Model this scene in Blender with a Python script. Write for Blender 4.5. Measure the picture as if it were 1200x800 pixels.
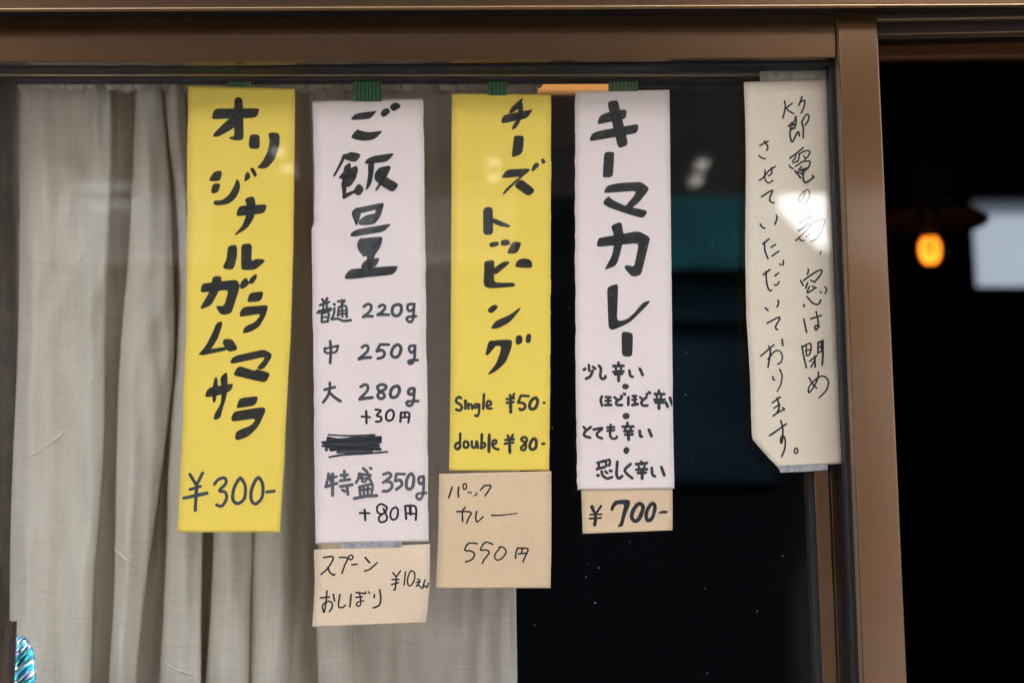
import bpy, bmesh, math, random
from mathutils import Vector
from mathutils.geometry import tessellate_polygon
random.seed(7)
S = bpy.context.scene
for o in list(bpy.data.objects): bpy.data.objects.remove(o)
COL = S.collection

# ------------------------------------------------------------------ camera
F = 1666.667                      # focal length in pixels of the 1200 px wide photograph (50 mm)
PITCH = math.radians(10.3)
DIST = 1.157                      # lens to the outer glass
FWD = Vector((0, math.cos(PITCH), math.sin(PITCH)))
UP = Vector((0, -math.sin(PITCH), math.cos(PITCH)))
CAM = Vector((0, -DIST, 0))
cd = bpy.data.cameras.new('camera'); cam = bpy.data.objects.new('camera', cd); COL.objects.link(cam)
cam.location = CAM; cam.rotation_euler = (math.radians(90) + PITCH, 0, 0)
cd.lens = 50; cd.sensor_width = 36; cd.clip_start = .05; cd.clip_end = 3000
cd.dof.use_dof = True; cd.dof.focus_distance = 1.18; cd.dof.aperture_fstop = 3.7
S.camera = cam

# ------------------------------------------------------------------ sky, sun, exposure
SUN_EL, SUN_ROT = math.radians(58), math.radians(-15)
W = bpy.data.worlds.new('World'); S.world = W; W.use_nodes = True
nt = W.node_tree; nt.nodes.clear()
sky = nt.nodes.new('ShaderNodeTexSky'); sky.sky_type = 'NISHITA'; sky.sun_disc = False
sky.sun_elevation = SUN_EL; sky.sun_rotation = SUN_ROT; sky.air_density = 1.0; sky.dust_density = 4.0
hs = nt.nodes.new('ShaderNodeHueSaturation'); hs.inputs['Saturation'].default_value = .16
bg = nt.nodes.new('ShaderNodeBackground'); bg.inputs['Strength'].default_value = .12
wo = nt.nodes.new('ShaderNodeOutputWorld')
nt.links.new(sky.outputs[0], hs.inputs['Color']); nt.links.new(hs.outputs[0], bg.inputs['Color']); nt.links.new(bg.outputs[0], wo.inputs[0])
sl = bpy.data.lights.new('sun', 'SUN'); sun = bpy.data.objects.new('sun', sl); COL.objects.link(sun)
sl.energy = 4.6; sl.angle = math.radians(4); sl.color = (1, .96, .9)
# sun stands behind the shop (+Y side), so the window itself is in open shade
sd = Vector((math.sin(SUN_ROT) * math.cos(SUN_EL), math.cos(SUN_ROT) * math.cos(SUN_EL), math.sin(SUN_EL)))
sun.rotation_euler = sd.to_track_quat('Z', 'Y').to_euler()
S.view_settings.view_transform = 'Standard'; S.view_settings.look = 'None'
S.view_settings.exposure = 3.72; S.view_settings.gamma = 1
S.render.engine = 'CYCLES'
S.cycles.use_denoising = True
S.cycles.max_bounces = 10; S.cycles.diffuse_bounces = 5; S.cycles.glossy_bounces = 5
S.cycles.transmission_bounces = 6; S.cycles.transparent_max_bounces = 24
S.cycles.sample_clamp_indirect = 6; S.cycles.caustics_reflective = False; S.cycles.caustics_refractive = False

# ------------------------------------------------------------------ helpers
def P(px, py, Y):
    """point of the plane y=Y that stands at a pixel of the 1200x800 photograph"""
    d = FWD + Vector((1, 0, 0)) * ((px - 600) / F) + UP * ((400 - py) / F)
    return CAM + d * ((Y + DIST) / d.y)

def tag(o, label=None, cat=None, group=None, kind=None):
    if label: o['label'] = label
    if cat: o['category'] = cat
    if group: o['group'] = group
    if kind: o['kind'] = kind
    return o
def empty(name, loc=(0, 0, 0), *a, **k):
    o = bpy.data.objects.new(name, None); COL.objects.link(o); o.location = loc; o.empty_display_size = .05
    return tag(o, *a, **k)
def mesh(name, vs, fs, mat, parent=None, smooth=False, loc=None):
    """vertices in world space; the origin is put at the parent or loc"""
    m = bpy.data.meshes.new(name)
    off = Vector((0, 0, 0))
    if parent is not None:
        p = parent
        while p is not None: off += p.location; p = p.parent
    elif loc is not None: off = Vector(loc)
    m.from_pydata([tuple(Vector(v) - off) for v in vs], [], fs); m.validate(); m.update()
    if smooth:
        for p in m.polygons: p.use_smooth = True
    o = bpy.data.objects.new(name, m); COL.objects.link(o)
    if parent is not None: o.parent = parent
    elif loc is not None: o.location = loc
    if mat: m.materials.append(mat)
    return o
class MB:
    def __init__(s): s.v = []; s.f = []
    def add(s, vs, fs):
        n = len(s.v); s.v += [tuple(v) for v in vs]; s.f += [tuple(i + n for i in f) for f in fs]; return s
    def box(s, x0, x1, y0, y1, z0, z1):
        vs = [(x, y, z) for x in (x0, x1) for y in (y0, y1) for z in (z0, z1)]
        return s.add(vs, [(0, 1, 3, 2), (4, 6, 7, 5), (0, 4, 5, 1), (2, 3, 7, 6), (0, 2, 6, 4), (1, 5, 7, 3)])
    def prism(s, pts, Y0, Y1):
        """pixel outline on plane Y0, extruded straight back to Y1"""
        a = [P(x, y, Y0) for x, y in pts]; b = [Vector((v.x, Y1, v.z)) for v in a]; n = len(a)
        fs = [tuple(range(n)), tuple(range(2 * n - 1, n - 1, -1))]
        fs += [(i, i + n, (i + 1) % n + n, (i + 1) % n) for i in range(n)]
        return s.add(a + b, fs)
    def tube(s, pts, r, n=8, caps=True):
        pts = [Vector(p) for p in pts]; rs = r if isinstance(r, (list, tuple)) else [r] * len(pts)
        b = len(s.v); up = Vector((0, 0, 1))
        for i, p in enumerate(pts):
            t = (pts[min(i + 1, len(pts) - 1)] - pts[max(i - 1, 0)]).normalized()
            a = t.cross(up if abs(t.z) < .9 else Vector((0, 1, 0))).normalized(); c = t.cross(a)
            for k in range(n):
                q = 2 * math.pi * k / n
                s.v.append(tuple(p + (a * math.cos(q) + c * math.sin(q)) * rs[i]))
        for i in range(len(pts) - 1):
            for k in range(n):
                s.f.append((b + i * n + k, b + i * n + (k + 1) % n, b + (i + 1) * n + (k + 1) % n, b + (i + 1) * n + k))
        if caps:
            s.f.append(tuple(b + k for k in range(n))[::-1]); e = b + (len(pts) - 1) * n; s.f.append(tuple(e + k for k in range(n)))
        return s
    def lathe(s, c, prof, n=24):
        b = len(s.v)
        for r, z in prof:
            for k in range(n):
                q = 2 * math.pi * k / n; s.v.append((c[0] + r * math.cos(q), c[1] + r * math.sin(q), c[2] + z))
        for i in range(len(prof) - 1):
            for k in range(n):
                s.f.append((b + i * n + k, b + i * n + (k + 1) % n, b + (i + 1) * n + (k + 1) % n, b + (i + 1) * n + k))
        return s
    def build(s, name, mat, parent=None, smooth=False, bevel=0, loc=None):
        o = mesh(name, s.v, s.f, mat, parent, smooth, loc)
        if len(s.f) > 1 and name != 'dust_specks' and name != 'character':
            b_ = bmesh.new(); b_.from_mesh(o.data); bmesh.ops.recalc_face_normals(b_, faces=b_.faces); b_.to_mesh(o.data); b_.free()
        if bevel:
            m = o.modifiers.new('bevel', 'BEVEL'); m.width = bevel; m.segments = 2; m.limit_method = 'ANGLE'
        return o

# ------------------------------------------------------------------ materials
class NT:
    def __init__(s, name):
        s.m = bpy.data.materials.new(name); s.m.use_nodes = True; s.t = s.m.node_tree; s.t.nodes.clear()
        s.out = s.n('ShaderNodeOutputMaterial')
    def n(s, t, **k):
        x = s.t.nodes.new(t)
        for a, b in k.items():
            if a.startswith('i_'): x.inputs[a[2:].replace('_', ' ')].default_value = b
            else: setattr(x, a, b)
        return x
    def l(s, a, b): s.t.links.new(a, b)
    def coord(s, scale=(1, 1, 1), kind='Object'):
        c = s.n('ShaderNodeTexCoord'); m = s.n('ShaderNodeMapping'); m.inputs['Scale'].default_value = scale
        s.l(c.outputs[kind], m.inputs[0]); return m.outputs[0]
    def noise(s, vec, scale, detail=3, rough=.5):
        x = s.n('ShaderNodeTexNoise'); x.inputs['Scale'].default_value = scale; x.inputs['Detail'].default_value = detail
        x.inputs['Roughness'].default_value = rough; s.l(vec, x.inputs['Vector']); return x.outputs['Fac']
    def ramp(s, fac, stops):
        r = s.n('ShaderNodeValToRGB'); e = r.color_ramp.elements
        while len(e) < len(stops): e.new(.5)
        for k, (p, c) in enumerate(stops):
            e[k].position = p; e[k].color = (*c, 1) if len(c) == 3 else c
        s.l(fac, r.inputs[0]); return r.outputs[0]
    def maprange(s, v, a, b, c, d):
        r = s.n('ShaderNodeMapRange'); s.l(v, r.inputs[0])
        for i, q in enumerate((a, b, c, d)): r.inputs[i + 1].default_value = q
        return r.outputs[0]
    def math(s, op, a, b=None):
        r = s.n('ShaderNodeMath', operation=op)
        for i, q in enumerate((a, b)):
            if q is None: continue
            if isinstance(q, (int, float)): r.inputs[i].default_value = q
            else: s.l(q, r.inputs[i])
        return r.outputs[0]
    def bump(s, h, strength, dist=.001):
        b = s.n('ShaderNodeBump'); b.inputs['Strength'].default_value = strength; b.inputs['Distance'].default_value = dist
        s.l(h, b.inputs['Height']); return b.outputs[0]
    def mixc(s, f, a, b, mode='MIX'):
        m = s.n('ShaderNodeMix', data_type='RGBA', blend_type=mode)
        for i, q in ((0, f), (6, a), (7, b)):
            if isinstance(q, (int, float)): m.inputs[i].default_value = q
            elif isinstance(q, tuple): m.inputs[i].default_value = (*q, 1)
            else: s.l(q, m.inputs[i])
        return m.outputs[2]
    def pbsdf(s, col, rough=.5, metal=0, normal=None, spec=.5, **k):
        p = s.n('ShaderNodeBsdfPrincipled')
        for i, q in (('Base Color', col), ('Roughness', rough), ('Metallic', metal), ('Specular IOR Level', spec)):
            if isinstance(q, tuple): p.inputs[i].default_value = (*q, 1)
            elif isinstance(q, (int, float)): p.inputs[i].default_value = q
            else: s.l(q, p.inputs[i])
        if normal: s.l(normal, p.inputs['Normal'])
        for a, b in k.items(): p.inputs[a.replace('_', ' ')].default_value = b
        s.p = p
        return p.outputs[0]
    def done(s, sh): s.l(sh, s.out.inputs[0]); return s.m

def m_simple(name, col, rough=.6, metal=0, var=.15, scale=6, bump=0, spec=.5):
    t = NT(name); v = t.coord(); n = t.noise(v, scale, 5, .6)
    c = t.ramp(n, [(.3, tuple(x * (1 - var) for x in col)), (.7, tuple(min(1, x * (1 + var)) for x in col))])
    return t.done(t.pbsdf(c, rough, metal, t.bump(t.noise(v, scale * 8, 4), bump, .002) if bump else None, spec))
def m_paper(name, col, fleck=.10, fleckcol=None):
    t = NT(name); v = t.coord()
    big = t.noise(v, 9, 3); fine = t.noise(v, 900, 2); fib = t.noise(t.coord((1, 1, .5)), 420, 3, .7)
    c = t.ramp(fine, [(.25, tuple(x * (1 - fleck) for x in col)), (.5, col), (.8, tuple(min(1, x * (1 + fleck * .5)) for x in col))])
    c = t.mixc(t.maprange(big, .35, .7, 0, .14), c, tuple(x * .9 for x in col))
    fc = fleckcol or tuple(x * .55 for x in col)
    c = t.mixc(t.maprange(fib, .70, .78, 0, .35), c, fc)
    b1 = t.n('ShaderNodeBump'); b1.inputs['Strength'].default_value = .9; b1.inputs['Distance'].default_value = .006; t.l(t.noise(v, 11, 3, .5), b1.inputs['Height'])
    b2 = t.n('ShaderNodeBump'); b2.inputs['Strength'].default_value = .25; b2.inputs['Distance'].default_value = .0006; t.l(t.noise(v, 260, 4, .65), b2.inputs['Height']); t.l(b1.outputs[0], b2.inputs['Normal'])
    sh = t.pbsdf(c, .75, 0, b2.outputs[0], .3)
    tr = t.n('ShaderNodeBsdfTranslucent'); t.l(c, tr.inputs[0])
    mx = t.n('ShaderNodeMixShader'); mx.inputs[0].default_value = .10
    t.l(sh, mx.inputs[1]); t.l(tr.outputs[0], mx.inputs[2])
    return t.done(mx.outputs[0])
def m_ink(name, col, amin, amax, scale=110):
    t = NT(name); v = t.coord()
    n = t.noise(v, scale, 4, .65); f = t.noise(v, 1500, 2)
    a = t.maprange(t.math('ADD', t.math('MULTIPLY', n, .75), t.math('MULTIPLY', f, .25)), .35, .65, amin, amax)
    d = t.pbsdf(col, .55, 0, None, .35); tr = t.n('ShaderNodeBsdfTransparent')
    mx = t.n('ShaderNodeMixShader'); t.l(a, mx.inputs[0]); t.l(tr.outputs[0], mx.inputs[1]); t.l(d, mx.inputs[2])
    return t.done(mx.outputs[0])
def m_brushed(name, col, axis='x', rough=.24, metal=.8, coat=.3):
    t = NT(name)
    sc = (.8, 60, 520) if axis == 'x' else (520, 60, .8)
    v = t.coord(sc); n = t.noise(v, 1.0, 6, .65); big = t.noise(t.coord(), 7, 4)
    n2 = t.noise(t.coord(tuple(x * 6 for x in sc)), 1.0, 2)
    k = t.math('ADD', t.math('MULTIPLY', n, .7), t.math('MULTIPLY', n2, .3))
    c = t.ramp(k, [(.3, tuple(x * .965 for x in col)), (.5, col), (.72, tuple(x * 1.04 for x in col))])
    c = t.mixc(t.maprange(big, .45, .75, 0, .15), c, tuple(x * .8 for x in col))
    r = t.maprange(t.math('ADD', n, t.math('MULTIPLY', big, .5)), .4, 1.1, rough - .02, rough + .04)
    sh = t.pbsdf(c, r, metal, t.bump(k, .03, .0002), .5, Coat_Weight=coat, Coat_Roughness=.09)
    return t.done(sh)
def m_glass(name, k=1.0, tint=(.985, .985, .985)):
    t = NT(name)
    g = t.n('ShaderNodeNewGeometry'); d = t.n('ShaderNodeVectorMath', operation='DOT_PRODUCT')
    t.l(g.outputs['Normal'], d.inputs[0]); t.l(g.outputs['Incoming'], d.inputs[1])
    c = t.math('ABSOLUTE', d.outputs['Value']); f5 = t.math('POWER', t.math('SUBTRACT', 1, c), 5)
    fr = t.math('MULTIPLY', t.math('ADD', .042, t.math('MULTIPLY', f5, .958)), k)
    tr = t.n('ShaderNodeBsdfTransparent'); tr.inputs[0].default_value = (*tint, 1)
    gl = t.n('ShaderNodeBsdfGlossy'); gl.inputs['Roughness'].default_value = 0.0
    mx = t.n('ShaderNodeMixShader'); t.l(fr, mx.inputs[0]); t.l(tr.outputs[0], mx.inputs[1]); t.l(gl.outputs[0], mx.inputs[2])
    return t.done(mx.outputs[0])
def m_emit(name, col, s):
    t = NT(name); e = t.n('ShaderNodeEmission'); e.inputs[0].default_value = (*col, 1); e.inputs[1].default_value = s
    return t.done(e.outputs[0])
def m_curtain():
    t = NT('curtain_linen')
    wx = t.n('ShaderNodeTexWave', wave_type='BANDS', bands_direction='X'); wx.inputs['Scale'].default_value = 330; wx.inputs['Distortion'].default_value = 6; wx.inputs['Detail'].default_value = 3
    wz = t.n('ShaderNodeTexWave', wave_type='BANDS', bands_direction='Y'); wz.inputs['Scale'].default_value = 330; wz.inputs['Distortion'].default_value = 6; wz.inputs['Detail'].default_value = 3
    uv = t.coord((1, 1, 1), 'UV'); t.l(uv, wx.inputs[0]); t.l(uv, wz.inputs[0])
    slub = t.noise(t.coord((20, 460, 1), 'UV'), 1, 4, .7); slub2 = t.noise(t.coord((460, 20, 1), 'UV'), 1, 4, .7)
    h = t.math('ADD', t.math('ADD', wx.outputs['Fac'], wz.outputs['Fac']), t.math('MULTIPLY', t.math('ADD', slub, slub2), 1.5))
    base = (.84, .80, .69)
    c = t.ramp(t.math('MULTIPLY', t.math('ADD', slub, slub2), .5), [(.32, tuple(x * .82 for x in base)), (.5, base), (.68, tuple(x * 1.09 for x in base))])
    st = t.noise(t.coord((1, 1, 1), 'UV'), 120, 2)
    c = t.mixc(t.maprange(st, .82, .86, 0, .5), c, (.28, .2, .12))
    sh = t.pbsdf(c, .9, 0, t.bump(h, .45, .0005), .15)
    tr = t.n('ShaderNodeBsdfTranslucent'); t.l(c, tr.inputs[0])
    mx = t.n('ShaderNodeMixShader'); mx.inputs[0].default_value = .20
    t.l(sh, mx.inputs[1]); t.l(tr.outputs[0], mx.inputs[2])
    return t.done(mx.outputs[0])
def m_tape(name, a, b, stripes=True, alpha=1.0):
    t = NT(name); v = t.coord()
    if stripes:
        w = t.n('ShaderNodeTexWave', wave_type='BANDS', bands_direction='X'); w.inputs['Scale'].default_value = 95; w.inputs['Distortion'].default_value = 1.2; w.inputs['Detail Scale'].default_value = 4
        t.l(v, w.inputs[0]); f = w.outputs['Fac']
        f = t.math('MULTIPLY', f, t.maprange(t.noise(v, 300, 3), .3, .6, .6, 1))
    else: f = t.noise(t.coord((1, 1, .6)), 160, 5, .75)
    c = t.ramp(f, [(.25, a), (.75, b)])
    sh = t.pbsdf(c, .5, 0, t.bump(f, .4, .0006), .25)
    if alpha < 1:
        tr = t.n('ShaderNodeBsdfTransparent'); mx = t.n('ShaderNodeMixShader'); mx.inputs[0].default_value = alpha
        t.l(tr.outputs[0], mx.inputs[1]); t.l(sh, mx.inputs[2]); sh = mx.outputs[0]
    return t.done(sh)

M = dict(
    bronze_h=m_brushed('bronze_aluminium_horizontal', (.086, .043, .0175), 'x'),
    bronze_v=m_brushed('bronze_aluminium_vertical', (.086, .043, .0175), 'z'),
    bronze_lip=m_brushed('bronze_aluminium_lit_lip', (.62, .42, .24), 'x', .3),  # paler copy of the bronze, lit edges put into its colour
    rubber=m_simple('black_rubber', (.009, .009, .011), .5, 0, .3, 60, .2, .22),
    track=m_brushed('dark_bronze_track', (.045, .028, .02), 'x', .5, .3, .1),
    glass=m_glass('window_glass', 1.25), glass_inner=m_glass('inner_window_glass', 1.0),
    yellow=m_paper('yellow_card', (.85, .645, .105), .06),
    pink=m_paper('pinkish_white_card', (.80, .70, .68), .07, (.45, .30, .25)),
    kraft=m_paper('kraft_note_paper', (.70, .52, .34), .14, (.40, .22, .10)),
    kraft_pale=m_paper('pale_kraft_note_paper', (.76, .60, .44), .12, (.45, .25, .12)),
    notice=m_paper('aged_notice_paper', (.72, .62, .49), .12, (.42, .28, .15)),
    ink=m_ink('bold_marker_ink', (.007, .009, .009), .84, .985, 75),
    ink_grey=m_ink('half_dry_marker_ink', (.040, .052, .060), .74, .97),
    ink_pen=m_ink('pen_ink', (.008, .010, .016), .96, 1.0),
    ink_small=m_ink('small_marker_ink', (.020, .026, .030), .88, .98),
    ink_blue=m_ink('blue_black_marker_ink', (.030, .045, .070), .82, .98),
    ink_mid=m_ink('dry_brush_marker_ink', (.014, .018, .021), .76, .97, 90),
    ink_pale=m_ink('pale_dry_marker_ink', (.075, .090, .105), .66, .93, 160),
    ink_olive=m_ink('small_marker_ink_on_yellow', (.022, .027, .022), .88, .98),
    green=m_tape('green_ridged_tape', (.008, .045, .018), (.045, .16, .06)),
    green_faded=m_tape('faded_green_ridged_tape', (.02, .06, .025), (.08, .15, .06)),
    clear=m_tape('aged_clear_tape', (.11, .105, .085), (.40, .37, .30), False, .85),
    clear2=m_tape('silvery_clear_tape', (.12, .12, .14), (.50, .50, .52), False, .92),
    oldtape=m_tape('yellowed_tape', (.35, .27, .16), (.55, .43, .27), False, .8),
    curtain=m_curtain(),
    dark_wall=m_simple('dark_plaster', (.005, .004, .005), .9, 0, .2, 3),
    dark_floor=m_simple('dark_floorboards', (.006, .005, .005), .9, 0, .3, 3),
    wood=m_brushed('varnished_wood', (.16, .055, .016), 'x', .5, 0),
    dust=m_simple('dust', (.28, .30, .34), .9),
)

# ------------------------------------------------------------------ outdoors behind the camera
CZ = 1.5                           # camera height over the street
GZ = -CZ
m_ground = m_simple('street_asphalt', (.06, .06, .06), .9, 0, .15, 1.2, .3, .2)
tag(MB().box(-400, 400, -400, 400, GZ - .2, GZ).build('ground', m_ground), kind='structure')
CAN_L = 3.0                        # depth of the canopy over the pavement
CAN_Z = .2925 * (CAN_L + DIST)     # underside; its edge is what the glass mirrors as a dark band ending at row 222
m_can = m_simple('dark_canopy_boards', (.05, .042, .04), .75, 0, .2, 4)
CAN_N = 1.9                       # open slot of sky between the wall and the roof
can = empty('arcade_roof', (0, -CAN_N, CAN_Z), 'dark boarded arcade roof over the street, mirrored as the dark band across the panes', 'roof')
MB().box(-4.5, 4.5, -CAN_L, -CAN_N, CAN_Z, CAN_Z + .12).build('roof_board', m_can, can)
for xx in (-4.3, 4.2):
    MB().box(xx, xx + .1, -2.2, -2.1, GZ, CAN_Z).build('post', m_can, can)
MB().box(-4.5, 4.5, -CAN_L - .03, -CAN_L, CAN_Z, CAN_Z + .2).build('fascia', m_can, can)
m_lamp = m_emit('ceiling_lamp_glow', (1, .93, .82), .45)
m_tube = m_emit('tube_glow', (.75, .9, 1), .16)
m_lampring = m_simple('white_lamp_ring', (.6, .6, .6), .5)
def mirror_at(px, py, z):          # street-side point that the outer glass mirrors at a pixel, for a given height
    d = FWD + Vector((1, 0, 0)) * ((px - 600) / F) + UP * ((400 - py) / F)
    q = CAM + d * (z / d.z); return Vector((q.x, -q.y, z))
k = 0
for (px, py, where) in ((326, 177, 'the first yellow strip, upper'), (337, 197, 'the first yellow strip, lower'), (578, 189, 'the cheese strip, upper'), (578, 207, 'the cheese strip, lower'),
                 (824, 190, 'the dark pane, upper'), (817, 208, 'the dark pane, lower')):
    c = mirror_at(px, py, CAN_Z - .03)
    L = empty('ceiling_light', c, 'small round ceiling light, mirrored as a glint on ' + where, 'light', 'ceiling lights under the arcade roof')
    MB().lathe(c, [(.026, .03), (.028, .0), (.024, -.004), (.02, .004)], 20).build('lamp_ring', m_lampring, L, True)
    MB().lathe(c, [(.02, .003), (.014, -.004), (.0001, -.006)], 20).build('lamp_lens', m_lamp, L, True)
for (px, py, w_, where) in ((118, 217, .17, 'upper'), (128, 238, .15, 'lower')):  # glowing tubes added to mirror as streaks over the curtain
    c = mirror_at(px, py, CAN_Z - .02)
    L = empty('streak_tube', c, 'slim glowing tube added to mirror as the ' + where + ' streak over the left of the curtain', 'light', 'glowing tubes added for the mirrored streaks')
    MB().box(c.x - w_ / 2 - .01, c.x + w_ / 2 + .01, c.y - .012, c.y + .012, CAN_Z - .012, CAN_Z - .001).build('batten', m_lampring, L)
    MB().tube([c + Vector((-w_ / 2, 0, 0)), c + Vector((w_ / 2, 0, 0))], .0045, 8).build('tube', m_tube, L, True)
# the street's far side: dark building with a teal sign board, on its right a white wall added for the glare
def facade(name, x0, x1, y, z1, col, label, wins, depth=6, trim=(.004, .004, .004)):
    b = empty(name, ((x0 + x1) / 2, y, GZ), label, 'building')
    mw = m_simple(name + '_wall_paint', col, 1.0, 0, .12, 1.5, .2, 0)
    MB().box(x0, x1, y - depth, y, GZ + .001, z1).build('wall', mw, b)
    MB().box(x0 - .1, x1 + .1, y - depth - .1, y + .15, z1, z1 + .12).build('roof', m_simple(name + '_roof', trim, .9, 0, .1, 6, 0, 0), b)
    mg = m_simple(name + '_pane', (.006, .007, .009), .5, 0, .1, 6, 0, .1)
    for (a, c, d, e) in wins:
        w = MB().box(a, c, y, y + .05, d, e).build('window', m_simple(name + '_frame', trim, .5), b)
        MB().box(a + .05, c - .05, y + .05, y + .06, d + .05, e - .05).build('pane', mg, w)
    return b
FY = -8.0
facade('dark_shop_building', -3.6, 1.72, FY, 6.0, (.0012, .0012, .0018), 'dark shopfront across the street, mirrored black in the panes',
       [(-3, -2, 2.2, 3.6), (-1, 0, 2.2, 3.6)])
a = mirror_at(770, 242, 1.0); 
t0 = (9.157 / DIST)
def far(px, py, y=FY):              # point on the far facade plane mirrored at a pixel
    q = P(px, py, -y); return q.x, q.z
x0, z1 = far(770, 240); x1, z0 = far(905, 325)
sb = empty('teal_sign_board', ((x0 + x1) / 2, FY + .06, z0), 'plain teal awning sign over the far shopfront, mirrored left of the notice', 'sign board')
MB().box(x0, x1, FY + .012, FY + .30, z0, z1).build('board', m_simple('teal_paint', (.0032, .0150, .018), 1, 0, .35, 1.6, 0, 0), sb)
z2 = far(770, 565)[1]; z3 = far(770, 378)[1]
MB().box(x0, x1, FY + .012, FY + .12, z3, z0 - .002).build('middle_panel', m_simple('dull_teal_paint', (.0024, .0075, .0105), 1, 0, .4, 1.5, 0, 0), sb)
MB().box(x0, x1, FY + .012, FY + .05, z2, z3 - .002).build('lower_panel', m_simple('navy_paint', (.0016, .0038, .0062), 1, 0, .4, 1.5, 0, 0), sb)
wb = facade('glare_building', 1.73, 2.32, FY - 1.0, 6.5, (.80, .81, .83), 'narrow tall white sunlit building added across the street, mirrored as glare on the notice', [], 5, (.2, .2, .2))  # added in place of open sky as a brighter source of glare
facade('grey_building', 2.46, 8.5, FY - 1.0, 6.0, (.20, .195, .20), 'broad grey plastered building across the street beside the narrow white one', [(4.2, 5.4, .4, 1.6), (6, 7.2, .4, 1.6)], 5, (.1, .1, .1))
z1 = far(990, 300, FY)[1]
aw = empty('glare_edge_awning', (2.0, FY - .5, z1 - .4), 'dark slanting awning added to cut the lower edge of the mirrored glare', 'awning')  # unseen awning, shaped to bound the mirrored glare from below
q330 = far(1000, 330, FY - .98)[1]
upper = MB().box(2.46, 8.5, FY - .999, FY - .97, q330, 6.0).build('sheen_cladding', m_simple('pale_sheen_cladding', (.44, .43, .45), .9, 0, .08, 1.5, .1, .05), bpy.data.objects['grey_building'])  # pale band added so the stile mirrors a brighter sheen
mb_ = MB(); ya, yb = FY - .998, FY + .1
A = []
for (cx, cy) in ((903, 236), (930, 262), (958, 288), (992, 306)): q = far(cx, cy, yb); A.append((q[0], q[1]))
A = [(1.60, A[0][1] + .02)] + A + [(2.42, A[-1][1])]
n_ = len(A); V_ = [(x, yb, z) for x, z in A] + [(x, yb, z - .5) for x, z in A] + [(x, ya, z + .02) for x, z in A] + [(x, ya, z - .5) for x, z in A]
F_ = []
for k in range(n_ - 1):
    F_ += [(k, k + 1, n_ + k + 1, n_ + k), (2 * n_ + k, 2 * n_ + k + 1, k + 1, k), (3 * n_ + k + 1, 3 * n_ + k, n_ + k, n_ + k + 1), (2 * n_ + k + 1, 2 * n_ + k, 3 * n_ + k, 3 * n_ + k + 1)]
F_ += [(0, n_, 3 * n_, 2 * n_), (n_ - 1, 2 * n_ - 1, 4 * n_ - 1, 3 * n_ - 1)]
mb_.add(V_, F_)
mb_.build('canvas', m_simple('dark_canvas', (.008, .008, .009), .95, 0, .2, 2, 0, .05), aw)
MB().box(1.75, 2.31, FY - .997, FY - .9, GZ + .001, z1 - .55).build('shop_front', m_simple('dark_shopfront', (.002, .002, .002), .8, 0, .2, 2, 0, .1), aw)
facade('pale_house', -12, -3.9, FY - .5, 3.0, (.15, .145, .14), 'pale plastered house further left across the street', [(-6, -5, -.8, .6), (-9, -8, -.8, .6), (-6, -5, 1.4, 2.4)], 6, (.2, .2, .2))

# ------------------------------------------------------------------ shop walls and dark room
def wallbox(name, *b, mat=None):
    return tag(MB().box(*b).build(name, mat or M['dark_wall']), kind='structure')
m_shop = m_simple('shop_wall_render', (.20, .17, .14), .85, 0, .15, 3, .3)
FX0, FX1, FZ0 = -1.15, .95, -.16   # window opening
wallbox('shop_wall', FX0 - 2.5, FX0 - .002, -.03, .12, GZ, 2.1, mat=m_shop)
wallbox('shop_wall', FX1 + .002, FX1 + 2.5, -.03, .12, GZ, 2.1, mat=m_shop)
wallbox('shop_wall', FX0, FX1, -.03, .12, GZ, FZ0 - .03, mat=m_shop)
wallbox('shop_wall', FX0, FX1, -.03, .12, .55, 2.1, mat=m_shop)
RX, RY, RT = 2.4, 4.2, 2.0
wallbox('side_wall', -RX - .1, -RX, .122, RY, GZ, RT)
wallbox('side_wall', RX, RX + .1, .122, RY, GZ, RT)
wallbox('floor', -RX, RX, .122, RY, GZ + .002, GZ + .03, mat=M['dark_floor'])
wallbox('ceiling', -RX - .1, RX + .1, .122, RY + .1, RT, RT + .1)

# back wall with a real window opening, seen through the open sash on the right
WY = RY
wx0, wz1 = P(1136, 226, WY).x, P(1136, 226, WY).z
wz0 = P(1142, 338, WY).z; wx1 = wx0 + .85
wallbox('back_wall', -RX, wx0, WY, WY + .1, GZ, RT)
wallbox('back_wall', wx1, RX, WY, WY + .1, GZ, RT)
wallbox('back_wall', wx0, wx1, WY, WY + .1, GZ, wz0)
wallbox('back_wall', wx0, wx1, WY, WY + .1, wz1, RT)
bw = empty('back_window', (wx0, WY + .02, wz0), 'bright frosted window in the dark back wall, at the right edge', 'window')
t = NT('frosted_pane'); trl = t.n('ShaderNodeBsdfTranslucent'); trl.inputs[0].default_value = (.155, .168, .186, 1)
M['frost'] = t.done(trl.outputs[0])
MB().box(wx0 + .012, wx1 - .012, WY + .05, WY + .054, wz0 + .012, wz1 - .012).build('pane', M['frost'], bw)
MB().box(wx0, wx0 + .012, WY + .02, WY + .09, wz0, wz1).box(wx1 - .012, wx1, WY + .02, WY + .09, wz0, wz1).box(wx0 + .012, wx1 - .012, WY + .02, WY + .09, wz0, wz0 + .012).box(wx0 + .012, wx1 - .012, WY + .02, WY + .09, wz1 - .012, wz1).build('frame', M['dark_wall'], bw)
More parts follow.
